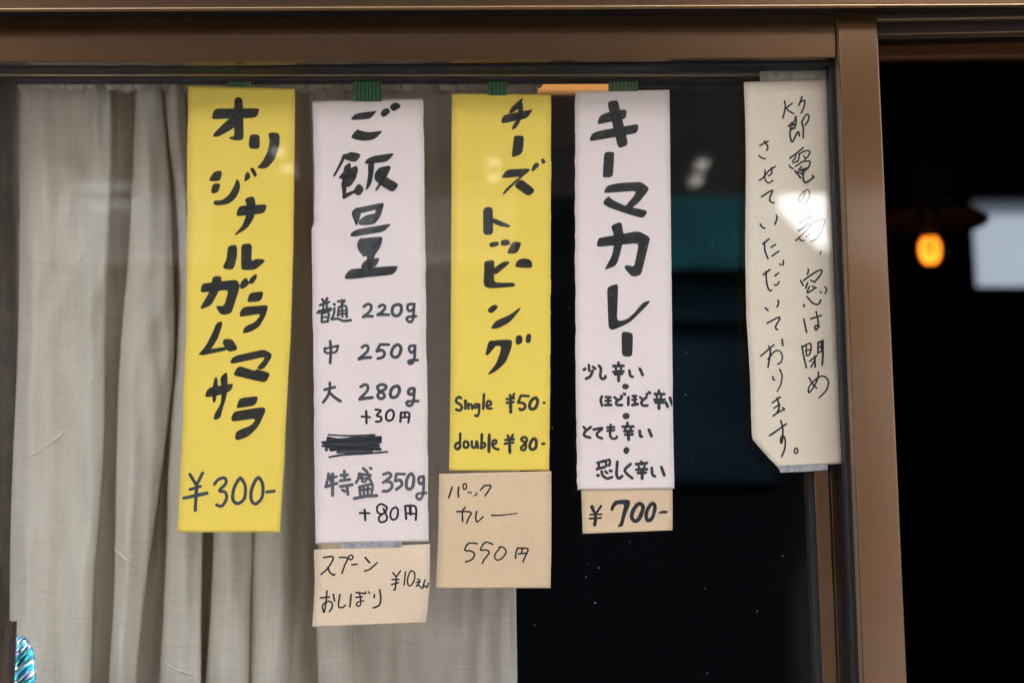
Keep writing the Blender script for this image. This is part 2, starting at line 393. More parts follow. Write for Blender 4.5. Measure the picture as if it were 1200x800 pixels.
# wooden beam high inside
b0 = P(1020, 52, .30); b1 = P(1020, 68.5, .30)
bm_ = empty('wooden_beam', (0, .33, b1.z), 'reddish brown wooden beam across the top of the open window, inside', 'beam')
vs = MB()
A = [P(1000, 53, .30), P(1260, 46.5, .30), P(1260, 66, .30), P(1000, 69, .30)]
vs.add(A + [Vector((v.x, .312, v.z)) for v in A], [(0, 3, 2, 1), (4, 5, 6, 7), (0, 1, 5, 4), (1, 2, 6, 5), (2, 3, 7, 6), (3, 0, 4, 7)])
vs.build('beam', M['wood'], bm_, bevel=.002)

# pendant lamp: amber filament bulb under a flat dark metal shade
LY = 1.65
c = P(1090, 293, LY)
pl = empty('pendant_lamp', c, 'glowing amber filament bulb hanging under a flat dark shade in the room', 'lamp')
m_dm = m_simple('dark_enamel', (.012, .007, .005), .6, .1)
t = NT('bulb_glass'); gg = t.n('ShaderNodeBsdfGlossy'); gg.inputs['Roughness'].default_value = .05; tt = t.n('ShaderNodeBsdfTransparent'); tt.inputs[0].default_value = (1, .84, .62, 1)
lw = t.n('ShaderNodeLayerWeight'); lw.inputs[0].default_value = .25; mx = t.n('ShaderNodeMixShader'); t.l(lw.outputs['Facing'], mx.inputs[0]); t.l(tt.outputs[0], mx.inputs[1]); t.l(gg.outputs[0], mx.inputs[2])
M['bulb'] = t.done(mx.outputs[0])
R_ = .0325
MB().lathe(c, [(.013, .060), (.015, .048), (.024, .025), (.031, .005), (R_, -.008), (.030, -.022), (.020, -.034), (.0001, -.040)], 24).build('bulb', M['bulb'], pl, True)
fil = MB()
for k in range(9):
    q = 2 * math.pi * k / 9; r1 = .019
    fil.tube([c + Vector((r1 * f_ * math.cos(q + .2 * z_), r1 * f_ * math.sin(q + .2 * z_), .024 - .05 * z_)) for z_, f_ in ((0, .62), (.2, .95), (.5, 1.0), (.8, .85), (1, .5))], .0028, 6)
fil.build('filament', m_emit('amber_filament', (1, .29, .022), .27), pl)
MB().lathe(c, [(.0001, .125), (.016, .12), (.019, .10), (.019, .06), (.014, .056)], 20).build('socket', m_dm, pl, True)
MB().lathe(c, [(.02, .090), (.10, .070), (.118, .058), (.118, .055), (.10, .066), (.02, .084)], 36).build('shade', m_dm, pl, True)
MB().tube([c + Vector((0, 0, .12)), Vector((c.x, c.y, RT))], .003, 6).build('cord', M['rubber'], pl)
pl2 = empty('pendant_lamp', Vector((-.26, .62, .30)), 'unseen second pendant bulb added deeper left, warming the back of the curtain', 'lamp')  # unseen bulb, added to send warm light through the cloth
for ch in list(pl.children):
    o = ch.copy(); COL.objects.link(o); o.parent = pl2
for q_, pw in ((pl, .004), (pl2, .20)):
    ld = bpy.data.lights.new('bulb_light', 'POINT'); ld.energy = pw; ld.color = (1, .52, .18); ld.shadow_soft_size = .02
    lo = bpy.data.objects.new('bulb_light', ld); COL.objects.link(lo); lo.parent = q_; lo.location = (0, 0, -.005)
# wall arm crossing the left end of the back window
q0 = P(1100, 259, 2.3); q1 = P(1150, 258, 2.3)
ar = empty('lamp_arm', q1, 'thin dark bracket arm pointing at the bright back window', 'bracket')
MB().tube([P(1118, 260, 2.3), P(1136, 259, 2.3), P(1149, 257.5, 2.3)], [.006, .009, .013], 10).build('arm', m_dm, ar, True)
MB().lathe(P(1149, 257.5, 2.3), [(.0001, .016), (.012, .010), (.014, 0), (.010, -.008), (.0001, -.012)], 14).build('arm_end', m_dm, ar, True)
# dim speaker box at the back
q0 = P(1066, 196, 3.9); q1 = P(1120, 230, 3.9)
sp = empty('wall_box', (q0.x, 3.9, q1.z), 'dim square wooden box fixed high on the back wall above the lamp', 'box')
MB().box(q0.x, q1.x, 3.9, 4.19, q1.z, q0.z).build('body', m_simple('dim_box_wood', (.10, .06, .055), .6), sp, bevel=.004)
MB().box(q0.x + .012, q1.x - .012, 3.89, 3.9, q1.z + .012, q0.z - .012).build('front', m_simple('dim_box_cloth', (.07, .045, .045), .9), sp)

# warm paper lantern close behind the signs, only its lower band shows above the keema strip
LN = 1.35
lc = P(668, 60, LN); lz0 = P(668, 117, LN).z; lx0 = P(590, 100, LN).x; lx1 = P(741, 100, LN).x
ln = empty('paper_lantern', (lc.x, LN, lz0), 'warm glowing orange paper lantern showing between the middle strips under the rail', 'lantern')
MB().box(lx0, lx1, LN, LN + .26, lz0 + .012, lz0 + .30).build('lantern_paper', m_emit('lit_lantern_paper', (1, .44, .12), .062), ln, bevel=.01)
MB().box(lx0 - .004, lx1 + .004, LN - .004, LN + .264, lz0, lz0 + .013).build('lantern_frame', m_simple('lantern_wood', (.28, .12, .04), .6), ln)
MB().tube([(lc.x, LN + .13, lz0 + .30), (lc.x, LN + .13, RT)], .004, 6).build('cord', M['rubber'], ln)

rh = empty('shade_hood', (0, -.03, .60), 'thin brown metal hood added unseen above the window to shade its top', 'hood')  # unseen hood, added to darken the upper strips and curtain
MB().box(FX0 - .05, FX1 + .05, -.165, -.031, .600, .612).build('hood_plate', M['bronze_h'], rh)
MB().box(FX0 - .05, FX1 + .05, -.170, -.1655, .585, .612).build('hood_lip', M['bronze_h'], rh)
# ------------------------------------------------------------------ window: head track, outer sash, inner sash
ht = empty('window_frame', P(600, 5, -.045), 'brown aluminium window frame head with sliding tracks along the top', 'window frame')
LF, RF = -420, 1420                 # pixel columns where the frame ends, outside the picture
def hp(name, y_l, y_r, h_l, h_r, Y0, Y1, mat, par, xl=LF, xr=RF, bevel=.0008):
    """long horizontal rail: rows at column 0 and 1200"""
    f = lambda x, a, b: a + (b - a) * x / 1200
    return MB().prism([(xl, f(xl, y_l, y_r)), (xr, f(xr, y_l, y_r)), (xr, f(xr, h_l, h_r)), (xl, f(xl, h_l, h_r))], Y0, Y1).build(name, mat, par, bevel=bevel)
hp('head_trim', -130, -136, 10, 4.5, -.045, -.040, M['bronze_h'], ht)
hp('trim_lip', 10, 4.5, 11.3, 5.6, -.0455, -.040, M['bronze_lip'], ht, bevel=0)
hp('shadow_gap_strip', -130, -136, 9.4, 4, -.0398, -.0185, M['rubber'], ht, bevel=0)  # black filler standing in for the shadow gap under the trim
# tracks seen over the opening at the right
X0 = 1026
def tr(name, r0, r1, Y0, Y1, mat):
    (ya, yb), (yc, yd) = r0, r1
    return MB().prism([(X0, ya), (RF, yb), (RF, yd), (X0, yc)], Y0, Y1).build(name, mat, ht)
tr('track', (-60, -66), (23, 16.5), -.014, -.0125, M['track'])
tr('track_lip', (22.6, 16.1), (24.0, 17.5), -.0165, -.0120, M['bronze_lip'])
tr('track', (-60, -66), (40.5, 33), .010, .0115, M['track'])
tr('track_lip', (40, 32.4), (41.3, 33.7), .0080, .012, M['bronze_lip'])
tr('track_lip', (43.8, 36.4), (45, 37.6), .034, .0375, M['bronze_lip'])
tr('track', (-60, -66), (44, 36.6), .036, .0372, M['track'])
tr('track', (-60, -66), (51, 43.5), .052, .0535, M['rubber'])
# jambs and sill of the frame, outside the picture
z_top = P(600, 0, -.045).z
MB().box(FX0, FX0 + .04, -.045, .10, FZ0, z_top).build('jamb', M['bronze_v'], ht)
MB().box(FX1 - .04, FX1, -.045, .10, FZ0, z_top).build('jamb', M['bronze_v'], ht)
MB().box(FX0 - .02, FX1 + .02, -.10, .118, FZ0 - .028, FZ0).build('sill', M['bronze_h'], ht)

def vp(name, cols, Y0, Y1, mat, par, bevel=.0006, y0=-12, y1=None):
    """vertical stile: (column at row 0, column at row 800) left and right"""
    (a, b), (c_, d) = cols; y1 = 880 if y1 is None else y1
    g = lambda y, p, q: p + (q - p) * y / 800
    return MB().prism([(g(y0, a, b), y0), (g(y0, c_, d), y0), (g(y1, c_, d), y1), (g(y1, a, b), y1)], Y0, Y1).build(name, mat, par, bevel=bevel)
os_ = empty('outer_sash', P(1000, 860, 0), 'outer sliding sash with broad brown stile and a clean pane covering most of the view', 'sash')
vp('stile', ((981, 1012.5), (1027, 1063)), -.022, .010, M['bronze_v'], os_, .0012, 12)
vp('stile_edge', ((979.6, 1011.3), (981.1, 1012.6)), -.019, .004, M['bronze_lip'], os_, 0, 20)
MB().prism([(LF, 12), (979, 12), (979.5, 67.6), (600, 70.8), (250, 73.2), (LF, 71)], -.018, .008).build('top_rail', M['bronze_h'], os_, bevel=.0008)
MB().box(FX0 + .04, P(1010, 860, 0).x, -.018, .008, FZ0 + .004, FZ0 + .05).build('bottom_rail', M['bronze_h'], os_)
# rubber bead round the outer pane
g = MB().prism([(LF, 69), (973, 66.5), (973, 76.3), (600, 80), (250, 80.3), (LF, 78)], -.0075, .006)
g.prism([(971, 66), (980.5, 66), (1012.5, 860), (1002.5, 860)], -.007, .0062)
g.build('gasket', M['rubber'], os_, bevel=.0012)
gx1 = P(985, 400, 0).x
gz0, gz1 = FZ0 + .05, P(600, 74, 0).z
pane = MB().prism([(LF, 60), (975, 60), (1008, 880), (LF, 880)], 0, .004).build('glass_pane', M['glass'], os_)
isx = empty('inner_sash', P(960, 860, .014), 'inner sliding sash whose narrow brown stile shows through the outer pane', 'sash')
# inner sash stile: two steps and its gasket
vp('stile', ((931, 964), (949, 981.5)), .014, .034, M['bronze_v'], isx, .0008, 84)
vp('stile_step', ((950.5, 982.6), (985, 1006)), .0175, .034, M['bronze_v'], isx, .0008, 84)
vp('gasket', ((924.5, 955.5), (932.5, 965)), .0165, .032, M['rubber'], isx, .001, 90)
hp('top_rail', 60, 58, 86.5, 87, .0140, .036, M['track'], isx, LF, 964)  # dark track colour stands in for the shade on this rail
hp('rail_lip', 81.2, 80.6, 82.6, 82.0, .0128, .0142, M['bronze_lip'], isx, LF, 962, 0)
hp('rail_lip', 86.5, 87.4, 87.5, 88.4, .0125, .016, M['bronze_lip'], isx, LF, 962, 0)
hp('gasket', 87, 87.5, 93.5, 93, .0215, .034, M['rubber'], isx, LF, 958)
MB().prism([(LF, 80), (934, 80), (966, 880), (LF, 880)], .028, .032).build('glass_pane', M['glass_inner'], isx)
MB().box(FX0 + .04, P(985, 860, .02).x, .0145, .036, FZ0 + .004, FZ0 + .05).build('bottom_rail', M['bronze_h'], isx)
# dust and water specks on the outer face of the pane
rnd = random.Random(3); db = MB()
for k in range(300):
    if rnd.random() < .62: px, py = 605 + rnd.random() * 345, 95 + rnd.random() ** .6 * 700
    else: px, py = rnd.random() * 960, 76 + rnd.random() * 720
    r = .00012 + .00030 * rnd.random() ** 4; n = 6; cc = P(px, py, -.0006)
    pts = [cc + Vector((math.cos(2 * math.pi * i / n) * r * rnd.uniform(.5, 1.4), 0, math.sin(2 * math.pi * i / n) * r * rnd.uniform(.5, 1.6))) for i in range(n)]
    db.add([cc + Vector((0, -.0002, 0))] + pts, [(0, 1 + (i + 1) % n, 1 + i) for i in range(n)])
tag(db.build('dust_specks', M['dust'], pane), kind='stuff')

# ------------------------------------------------------------------ curtain
YK = [92, 250, 400, 550, 700, 860]
PROF = [
 ([40, 42, 38, 34, 28, 26], .135),
 ([25, 25, 21, 17, 12, 10], .104), ([28, 29, 24, 20, 15, 13], .066), ([50, 50, 46, 44, 38, 34], .052),
 ([95, 88, 82, 76, 66, 60], .063), ([116, 116, 108, 104, 96, 90], .052), ([130, 129, 123, 119, 110, 104], .064), ([126, 125, 119, 115, 106, 100], .098),
 ([145, 141, 133, 128, 118, 112], .116), ([164, 156, 145, 140, 135, 128], .10), ([161, 153, 142, 137, 132, 126], .066), ([172, 170, 163, 153, 144, 137], .050),
 ([184, 192, 196, 182, 163, 148], .056), ([188, 201, 205, 189, 170, 154], .070), ([184, 196, 201, 185, 166, 150], .10), ([191, 202, 207, 194, 183, 170], .117),
 ([196, 209, 211, 201, 195, 188], .10), ([193, 206, 208, 198, 192, 186], .068), ([203, 215, 222, 216, 213, 210], .052), ([212, 222, 233, 234, 233, 230], .058), ([214, 226, 237, 238, 237, 235], .072), ([210, 221, 233, 234, 233, 231], .10),
 ([225, 233, 241, 244, 242, 239], .117), ([238, 243, 250, 254, 250, 243], .10), ([235, 240, 247, 251, 247, 240], .068), ([255, 260, 268, 272, 270, 266], .050), ([276, 283, 291, 295, 294, 290], .068), ([275, 282, 290, 294, 293, 289], .102),
 ([280, 287, 294, 298, 296, 293], .070), ([295, 300, 312, 316, 317, 313], .054), ([316, 323, 331, 335, 336, 334], .064), ([322, 329, 336, 341, 342, 341], .084),
 ([345, 352, 358, 360, 361, 360], .098), ([366, 371, 376, 378, 378, 378], .10), ([362, 367, 371, 373, 373, 373], .072), ([382, 386, 390, 392, 392, 392], .062),
 ([403, 406, 410, 411, 412, 412], .067), ([401, 404, 408, 410, 410, 410], .088), ([440, 445, 450, 450, 450, 450], .092), ([490]*6, .086), ([540]*6, .080),
 ([585, 580, 575, 572, 570, 568], .072), ([622, 617, 611, 605, 601, 598], .064), ([630, 624, 617, 610, 604.5, 606], .066)]
def cr(a, b, c, d, t):
    return .5 * ((2 * b) + (-a + c) * t + (2 * a - 5 * b + 4 * c - d) * t * t + (-a + 3 * b - 3 * c + d) * t ** 3)
def interp(ks, vs_, y):
    y = max(ks[0], min(ks[-1] - 1e-6, y)); i = max(j for j in range(len(ks) - 1) if ks[j] <= y)
    t = (y - ks[i]) / (ks[i + 1] - ks[i]); n = len(vs_)
    return cr(vs_[max(i - 1, 0)], vs_[i], vs_[i + 1], vs_[min(i + 2, n - 1)], t)
CSUB = 6
def curtain_row(y):
    k = [(interp(YK, p, y), d + .034) for p, d in PROF]; out = []
    for i in range(len(k) - 1):
        a, b, c_, d = k[max(i - 1, 0)], k[i], k[i + 1], k[min(i + 2, len(k) - 1)]
        for j in range(CSUB):
            t = j / CSUB
            s = cr(a[0], b[0], c_[0], d[0], t) ; q = cr(a[1], b[1], c_[1], d[1], t)
            out.append((s, q))
    out.append(k[-1]); return out
rows = []; NR = 110
for r in range(NR + 1):
    y = 86 + (880 - 86) * r / NR
    row = []
    for j, (x, d) in enumerate(curtain_row(max(92, min(860, y)))):
        # gathers near the heading and slow undulation of the cloth
        g_ = math.exp(-(y - 92) / 45)
        d2 = d + g_ * .006 * math.sin(x * .33 + 1.3 * math.sin(x * .05)) + .0022 * math.sin(y * .013 + x * .021) + .0012 * math.sin(y * .031 - x * .05)
        d2 += .0015 * math.sin(x * .27 + 1.1 * math.sin(y * .009) + y * .004) + .0022 * math.sin(x * .21 - y * .012) * math.sin(y * .02 + 1) + .0016 * math.sin(y * .07 + x * .16) * math.exp(-((y - 300 - x * .5) / 90) ** 2)
        if x > 20 and x < 125: d2 += .006 * math.exp(-((x - 60 - (y - 90) * .35) / 16) ** 2) * max(0, 1 - abs(y - 170) / 110)
        row.append(P(x + 1.2 * math.sin(y * .017 + j * .15), y, d2))
    rows.append(row)
NC = len(rows[0])
cv = [v for r in rows for v in r]
cf = [(r * NC + j, (r + 1) * NC + j, (r + 1) * NC + j + 1, r * NC + j + 1) for r in range(NR) for j in range(NC - 1)]
cu = empty('curtain', P(300, 880, .08), 'off-white linen curtain hanging in deep folds behind the strips of paper', 'curtain')
fab = mesh('fabric', cv, cf, M['curtain'], cu, True)
uvl = fab.data.uv_layers.new(name='UVMap')
arc = [0]
mid = rows[NR // 2]
for j in range(1, NC): arc.append(arc[-1] + (mid[j] - mid[j - 1]).length)
for lp in fab.data.loops:
    r, j = divmod(lp.vertex_index, NC); uvl.data[lp.index].uv = (arc[j], rows[r][0].z)
dk = empty('shade_curtain', P(-150, 880, .20), 'curtain panel at the far left edge, shade put into its darker cloth', 'curtain')
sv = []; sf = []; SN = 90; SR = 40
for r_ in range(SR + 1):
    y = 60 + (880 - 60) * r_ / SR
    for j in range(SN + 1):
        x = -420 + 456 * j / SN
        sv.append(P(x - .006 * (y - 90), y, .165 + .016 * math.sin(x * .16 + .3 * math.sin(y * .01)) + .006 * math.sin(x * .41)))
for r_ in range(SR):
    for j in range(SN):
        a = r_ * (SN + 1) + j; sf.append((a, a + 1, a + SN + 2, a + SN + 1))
mesh('fabric', sv, sf, m_simple('shaded_curtain_cloth', (.34, .30, .26), .95, 0, .15, 60, .4, .1), dk, True)  # shade of the far-left folds put into a darker cloth colour
# creases: fine ridges pressed into the cloth
def surf(px, py):
    """front-most cloth depth at a pixel"""
    row = curtain_row(max(92, min(860, py))); best = None
    for (xa, da), (xb, db_) in zip(row, row[1:]):
        if (xa - px) * (xb - px) <= 0 and xa != xb:
            d = da + (db_ - da) * (px - xa) / (xb - xa)
            if best is None or d < best: best = d
    return (best if best is not None else .08) + .0022 * math.sin(py * .013 + px * .021) + .0012 * math.sin(py * .031 - px * .05) + .0015 * math.sin(px * .27 + 1.1 * math.sin(py * .009) + py * .004) + .0022 * math.sin(px * .21 - py * .012) * math.sin(py * .02 + 1) + .0016 * math.sin(py * .07 + px * .16) * math.exp(-((py - 300 - px * .5) / 90) ** 2)
def crease(pts, w=.0012):
    ps = []
    n = 16
    for i in range(len(pts) - 1):
        a, b, c_, d = pts[max(i - 1, 0)], pts[i], pts[i + 1], pts[min(i + 2, len(pts) - 1)]
        for j in range(n):
            ps.append((cr(a[0], b[0], c_[0], d[0], j / n), cr(a[1], b[1], c_[1], d[1], j / n)))
    ps.append(pts[-1]); m = len(ps)
    MB().tube([P(x, y, surf(x, y) + .0002) for x, y in ps], [w * (.25 + .75 * math.sin(math.pi * (i + .5) / m) ** .5) for i in range(m)], 6).build('crease', M['curtain'], cu, True)
crease([(121, 428), (106, 448), (96, 462), (88, 486), (76, 504), (55, 522), (30, 538), (20, 550)])
crease([(34, 303), (60, 308), (88, 308), (103, 296), (124, 291)], .0009)
crease([(134, 642), (148, 656), (168, 668)]); crease([(190, 774), (206, 784), (232, 792)], .001); crease([(246, 776), (252, 788), (262, 798)], .001)
crease([(160, 194), (172, 191), (196, 194)], .0009)
# rod pocket with gathered ruffle, right end rounded
seg = 150; pts = []; rs = []
for i in range(seg + 1):
    x = 26 + (631 - 26) * i / seg
    pts.append(P(x, 97.5 + 1.0 * math.sin(x * .09), .104 - .004 * math.sin(x * .3)))
    e = min(1, (631 - x) / 7); rs.append((.0085 + .0012 * math.sin(x * .55) + .0010 * math.sin(x * .23)) * max(.25, e) ** .5)
MB().tube(pts, rs, 12).build('rod_pocket', M['curtain'], cu, True)
bead = None
for i in range(60):
    x = 28 + i * 11.2 + rnd.uniform(-1.5, 1.5)
    if x > 622 or 108 < x < 128 or 168 < x < 300 or rnd.random() < .12: continue
    cc = P(x, 97.6 + rnd.uniform(-1.2, 1.6) + 1.5, .060 + rnd.uniform(0, .006) + (.006 if x > 300 else 0))
    if bead is None:
        pr = [(.0001, .0048), (.0026, .0042), (.0043, .002), (.0048, 0), (.0043, -.0022), (.0026, -.0042), (.0001, -.0048)]
        bead = MB().lathe(Vector((0, 0, 0)), pr, 14).build('trim_bead', M['curtain'], None, True); o = bead
    else: o = bead.copy(); COL.objects.link(o)
    o.parent = cu; o.location = cc - cu.location; o.scale = (rnd.uniform(.8, 1.15), .6, rnd.uniform(.85, 1.1)); o.rotation_euler = (0, rnd.uniform(-.3, .3), 0)

# ------------------------------------------------------------------ holographic leaf at the lower left
lf = empty('leaf_ornament', P(14, 860, -.02), 'iridescent rainbow leaf ornament with ribbed veins at the lower left corner', 'ornament')
t = NT('iridescent_foil'); v = t.coord()
sh = t.pbsdf((.55, .62, .66), .22, .85, None, .6)
wv = t.n('ShaderNodeTexWave', wave_type='BANDS', bands_direction='DIAGONAL'); wv.inputs['Scale'].default_value = 22; wv.inputs['Distortion'].default_value = 1; wv.inputs['Detail'].default_value = 3
t.l(t.coord((.6, .2, -1.3)), wv.inputs[0])
fr_ = t.n('ShaderNodeLayerWeight'); fr_.inputs[0].default_value = .5
hue = t.ramp(t.math('FRACT', t.math('ADD', t.math('MULTIPLY', fr_.outputs['Facing'], 1.7), t.math('MULTIPLY', wv.outputs['Fac'], .9))),
     [(0, (.04, .22, .55)), (.18, (.02, .42, .50)), (.34, (.65, .85, .86)), (.52, (.30, .22, .55)), (.68, (.02, .10, .16)), (.84, (.05, .38, .16)), (1, (.04, .22, .55))])
t.l(hue, t.p.inputs['Base Color']); t.p.inputs['Thin Film Thickness'].default_value = 480; t.p.inputs['Thin Film IOR'].default_value = 1.5
M['foil'] = t.done(sh)
# blade: midrib from tip down, ribbed between veins
lv = []; lfc = []; NU, NV = 28, 60
for i in range(NV + 1):
    tt_ = i / NV
    my = 736 + (862 - 736) * tt_; mx_ = 21 - 15 * (tt_ * 1.25) + 7 * (tt_ * 1.25) ** 2
    wr = 27 * math.sin(math.pi * min(1, tt_ * .93 + .035)) ** .62; wl = wr * .95
    for j in range(NU + 1):
        s = j / NU * 2 - 1; wdt = wr if s > 0 else wl
        x = mx_ + s * wdt; y = my + 8 - abs(s) * 9 * min(1, tt_ * 5)
        rib = .0010 * math.sin((tt_ * 126 - 0 + abs(s) * 17) / 126 * 2 * math.pi * 8) * min(1, abs(s) * 3) * (1 - abs(s) ** 4)
        lv.append(P(x, y, -.012 + .006 * s * s + rib - .0015 * math.exp(-(s * 9) ** 2)))
for i in range(NV):
    for j in range(NU):
        a = i * (NU + 1) + j; lfc.append((a, a + NU + 1, a + NU + 2, a + 1))
bl = mesh('blade', lv, lfc, M['foil'], lf, True)
sm = bl.modifiers.new('thick', 'SOLIDIFY'); sm.thickness = .0006
vein = []
MB().tube([P(20 - 15 * (q * 1.25) + 7 * (q * 1.25) ** 2, 744 + 118 * q, -.0142) for q in [i / 20 for i in range(1, 21)]], .0006, 6).build('midrib', M['foil'], lf, True)
vb = MB()
for side in (1, -1):
    for k in range(9):
        q = .17 + k * .09; x0 = 21 - 15 * (q * 1.25) + 7 * (q * 1.25) ** 2; y0 = 744 + 126 * q
        w_ = 25 * math.sin(math.pi * min(1, q * .93 + .035)) ** .62
        vb.tube([P(x0 + side * w_ * s, y0 - s * 17, -.0138 + .006 * s * s) for s in (0, .3, .6, .9)], [.0005, .0005, .0004, .0002], 5)
    pts = []
    for i in range(3, NV + 1):
        pts.append(lv[i * (NU + 1) + (NU if side > 0 else 0)])
    vb.tube(pts, .0005, 5)
vb.build('vein', M['foil'], lf, True)
bk = empty('bark_holder', P(4, 860, -.03), 'dark brown fluted holder with a torn top edge beside the rainbow leaf', 'holder')
hb = MB(); n = 40; top = []; bot = []
for i in range(n):
    q = 2 * math.pi * i / n; rr = .0125 + .0009 * math.sin(q * 9)
    c0 = P(-1, 725, -.034); c1 = P(-4, 870, -.034)
    top.append(Vector((c0.x + rr * math.cos(q), -.034 + rr * math.sin(q), c0.z + .0020 * math.cos(q + 2.6) + .0006 * math.sin(5 * q))))
    bot.append(Vector((c1.x + rr * math.cos(q) * .95, -.034 + rr * math.sin(q), FZ0)))
hb.add(top + bot, [(i, i + n, (i + 1) % n + n, (i + 1) % n) for i in range(n)] + [tuple(range(n))])
hb.build('body', m_simple('dark_bark', (.022, .012, .005), .45, .1, .6, 90, .5, .3), bk, True)
# ------------------------------------------------------------------ paper strips and their handwriting
def chaikin(p, k=.22):
    out = []
    for i in range(len(p)):
        a, b = p[i], p[(i + 1) % len(p)]
        d = math.hypot(b[0] - a[0], b[1] - a[1]); kk = min(k, 2.6 / d if d > 0 else k)
        out += [(a[0] + (b[0] - a[0]) * kk, a[1] + (b[1] - a[1]) * kk), (b[0] + (a[0] - b[0]) * kk, b[1] + (a[1] - b[1]) * kk)]
    return out
def stroke_path(pts, n=6):
    if pts[0] == pts[-1] and len(pts) > 3:
        q = [pts[-2]] + pts + [pts[1]]
    else: q = [pts[0]] + pts + [pts[-1]]
    out = []
    for i in range(1, len(q) - 2):
        for j in range(n):
            t = j / n; out.append((cr(q[i-1][0], q[i][0], q[i+1][0], q[i+2][0], t), cr(q[i-1][1], q[i][1], q[i+1][1], q[i+2][1], t)))
    out.append(q[-2]); return out
class Strip:
    """a sheet of paper given by its left and right edge in the picture"""
    def __init__(s, name, label, cat, left, right, Y, mat, bend, ragged=(0, 0), rows=150, thick=.0003, group=None):
        s.Y = Y; s.L = left; s.R = right; s.bend = bend
        s.y0 = (left[0][1] + right[0][1]) / 2; s.y1 = (left[-1][1] + right[-1][1]) / 2
        s.top = empty(name, P((left[-1][0] + right[-1][0]) / 2, s.y1, Y), label, cat, group)
        vs_, fs_ = [], []; nc = 12; rr = random.Random(hash_(label)); jl = jr = 0
        for i in range(rows + 1):
            v = i / rows; l = s.edge(left, v); r = s.edge(right, v)
            if rr.random() < .35: jl = rr.uniform(-1, 1) * ragged[0]
            if rr.random() < .35: jr = rr.uniform(-1, 1) * ragged[1]
            for j in range(nc + 1):
                u = j / nc; x = l[0] + jl + (r[0] + jr - l[0] - jl) * u; y = l[1] + (r[1] - l[1]) * u
                vs_.append(P(x, y, s.depth(x, y)))
        for i in range(rows):
            for j in range(nc):
                a = i * (nc + 1) + j; fs_.append((a, a + 1, a + nc + 2, a + nc + 1))
        p = mesh('paper', vs_, fs_, mat, s.top, True)
        m = p.modifiers.new('thickness', 'SOLIDIFY'); m.thickness = thick; m.offset = -1
    def edge(s, pts, v):
        y0, y1 = 0, len(pts) - 1
        ds = [0]
        for a, b in zip(pts, pts[1:]): ds.append(ds[-1] + math.hypot(b[0] - a[0], b[1] - a[1]))
        d = v * ds[-1]
        for i in range(len(pts) - 1):
            if d <= ds[i + 1] or i == len(pts) - 2:
                t = (d - ds[i]) / (ds[i + 1] - ds[i]); return (pts[i][0] + (pts[i+1][0] - pts[i][0]) * t, pts[i][1] + (pts[i+1][1] - pts[i][1]) * t)
    def depth(s, x, y):
        return s.Y - s.bend(max(0, min(1, (x - s.L[0][0]) / (s.R[0][0] - s.L[0][0]))), max(0, min(1, (y - s.y0) / (s.y1 - s.y0))))
    def tape(s, polys, mat, Y, name='tape'):
        for pts in polys:
            mb = MB(); mb.prism(pts, Y, Y + .00015); mb.build(name, mat, s.top)
    def write(s, ox, oy, k, mat, chars, clip=None):
        """each char is a list of items: [(x,y)...] filled outline or (width, [(x,y)...]) pen stroke, in zoomed pixels"""
        for ch in chars:
            mb = MB(); lay = 0
            T = lambda p: (ox + p[0] / k, oy + p[1] / k)
            def pt(p, off):
                if clip: p = (min(p[0], clip), p[1])
                return P(p[0], p[1], s.depth(*p) - .00035 - off)
            for it in ch:
                lay += 1; off = lay * .00003
                if isinstance(it, tuple):
                    kw = 1.36 if mat is PEN else 1.16; w = it[0] * kw / k / 2; ws = it[2] * kw / k / 2 if len(it) > 2 else w
                    path = stroke_path([T(p) for p in it[1]]); n = len(path); L = []; R = []
                    for i, p in enumerate(path):
                        a = path[max(i - 1, 0)]; b = path[min(i + 1, n - 1)]
                        dx, dy = b[0] - a[0], b[1] - a[1]; d = math.hypot(dx, dy) or 1
                        ww = (w + (ws - w) * i / (n - 1)) * (1 + .07 * math.sin(i * 1.9 + ox + p[1]) )
                        L.append((p[0] - dy / d * ww, p[1] + dx / d * ww)); R.append((p[0] + dy / d * ww, p[1] - dx / d * ww))
                    o2 = lambda i: off + i * 4e-7
                    vs_ = []
                    for i in range(n): vs_ += [pt(L[i], o2(i)), pt(R[i], o2(i))]
                    mb.add(vs_, [(2*i, 2*i+1, 2*i+3, 2*i+2) for i in range(n - 1)])
                    if it[1][0] != it[1][-1]:
                        for idx, sg, ww in ((0, -1, w), (n - 1, 1, ws)):
                            a = path[0 if idx == 0 else n - 2]; b = path[1 if idx == 0 else n - 1]
                            th = math.atan2(b[1] - a[1], b[0] - a[0]); c_ = path[idx]
                            fan = [(c_[0] + ww * sg * math.cos(q), c_[1] + ww * sg * math.sin(q)) for q in [th - math.pi/2 + math.pi * m / 6 for m in range(7)]]
                            mb.add([pt(c_, o2(idx))] + [pt(f, o2(idx)) for f in fan], [(0, m + 1, m + 2) for m in range(6)])
                else:
                    q = chaikin(chaikin([T(p) for p in it]))
                    tris = tessellate_polygon([[Vector((x, y, 0)) for x, y in q]])
                    mb.add([pt(p, off) for p in q], [tuple(t_) for t_ in tris])
            mb.build('character', mat, s.top)
def hash_(st):
    h = 7
    for c_ in st: h = (h * 31 + ord(c_)) % 1000003
    return h
def flat(a=0): return lambda u, v: a * math.sin(math.pi * v)
YS = .0268
INK, GREY, PEN, SML = M['ink'], M['ink_grey'], M['ink_pen'], M['ink_small']

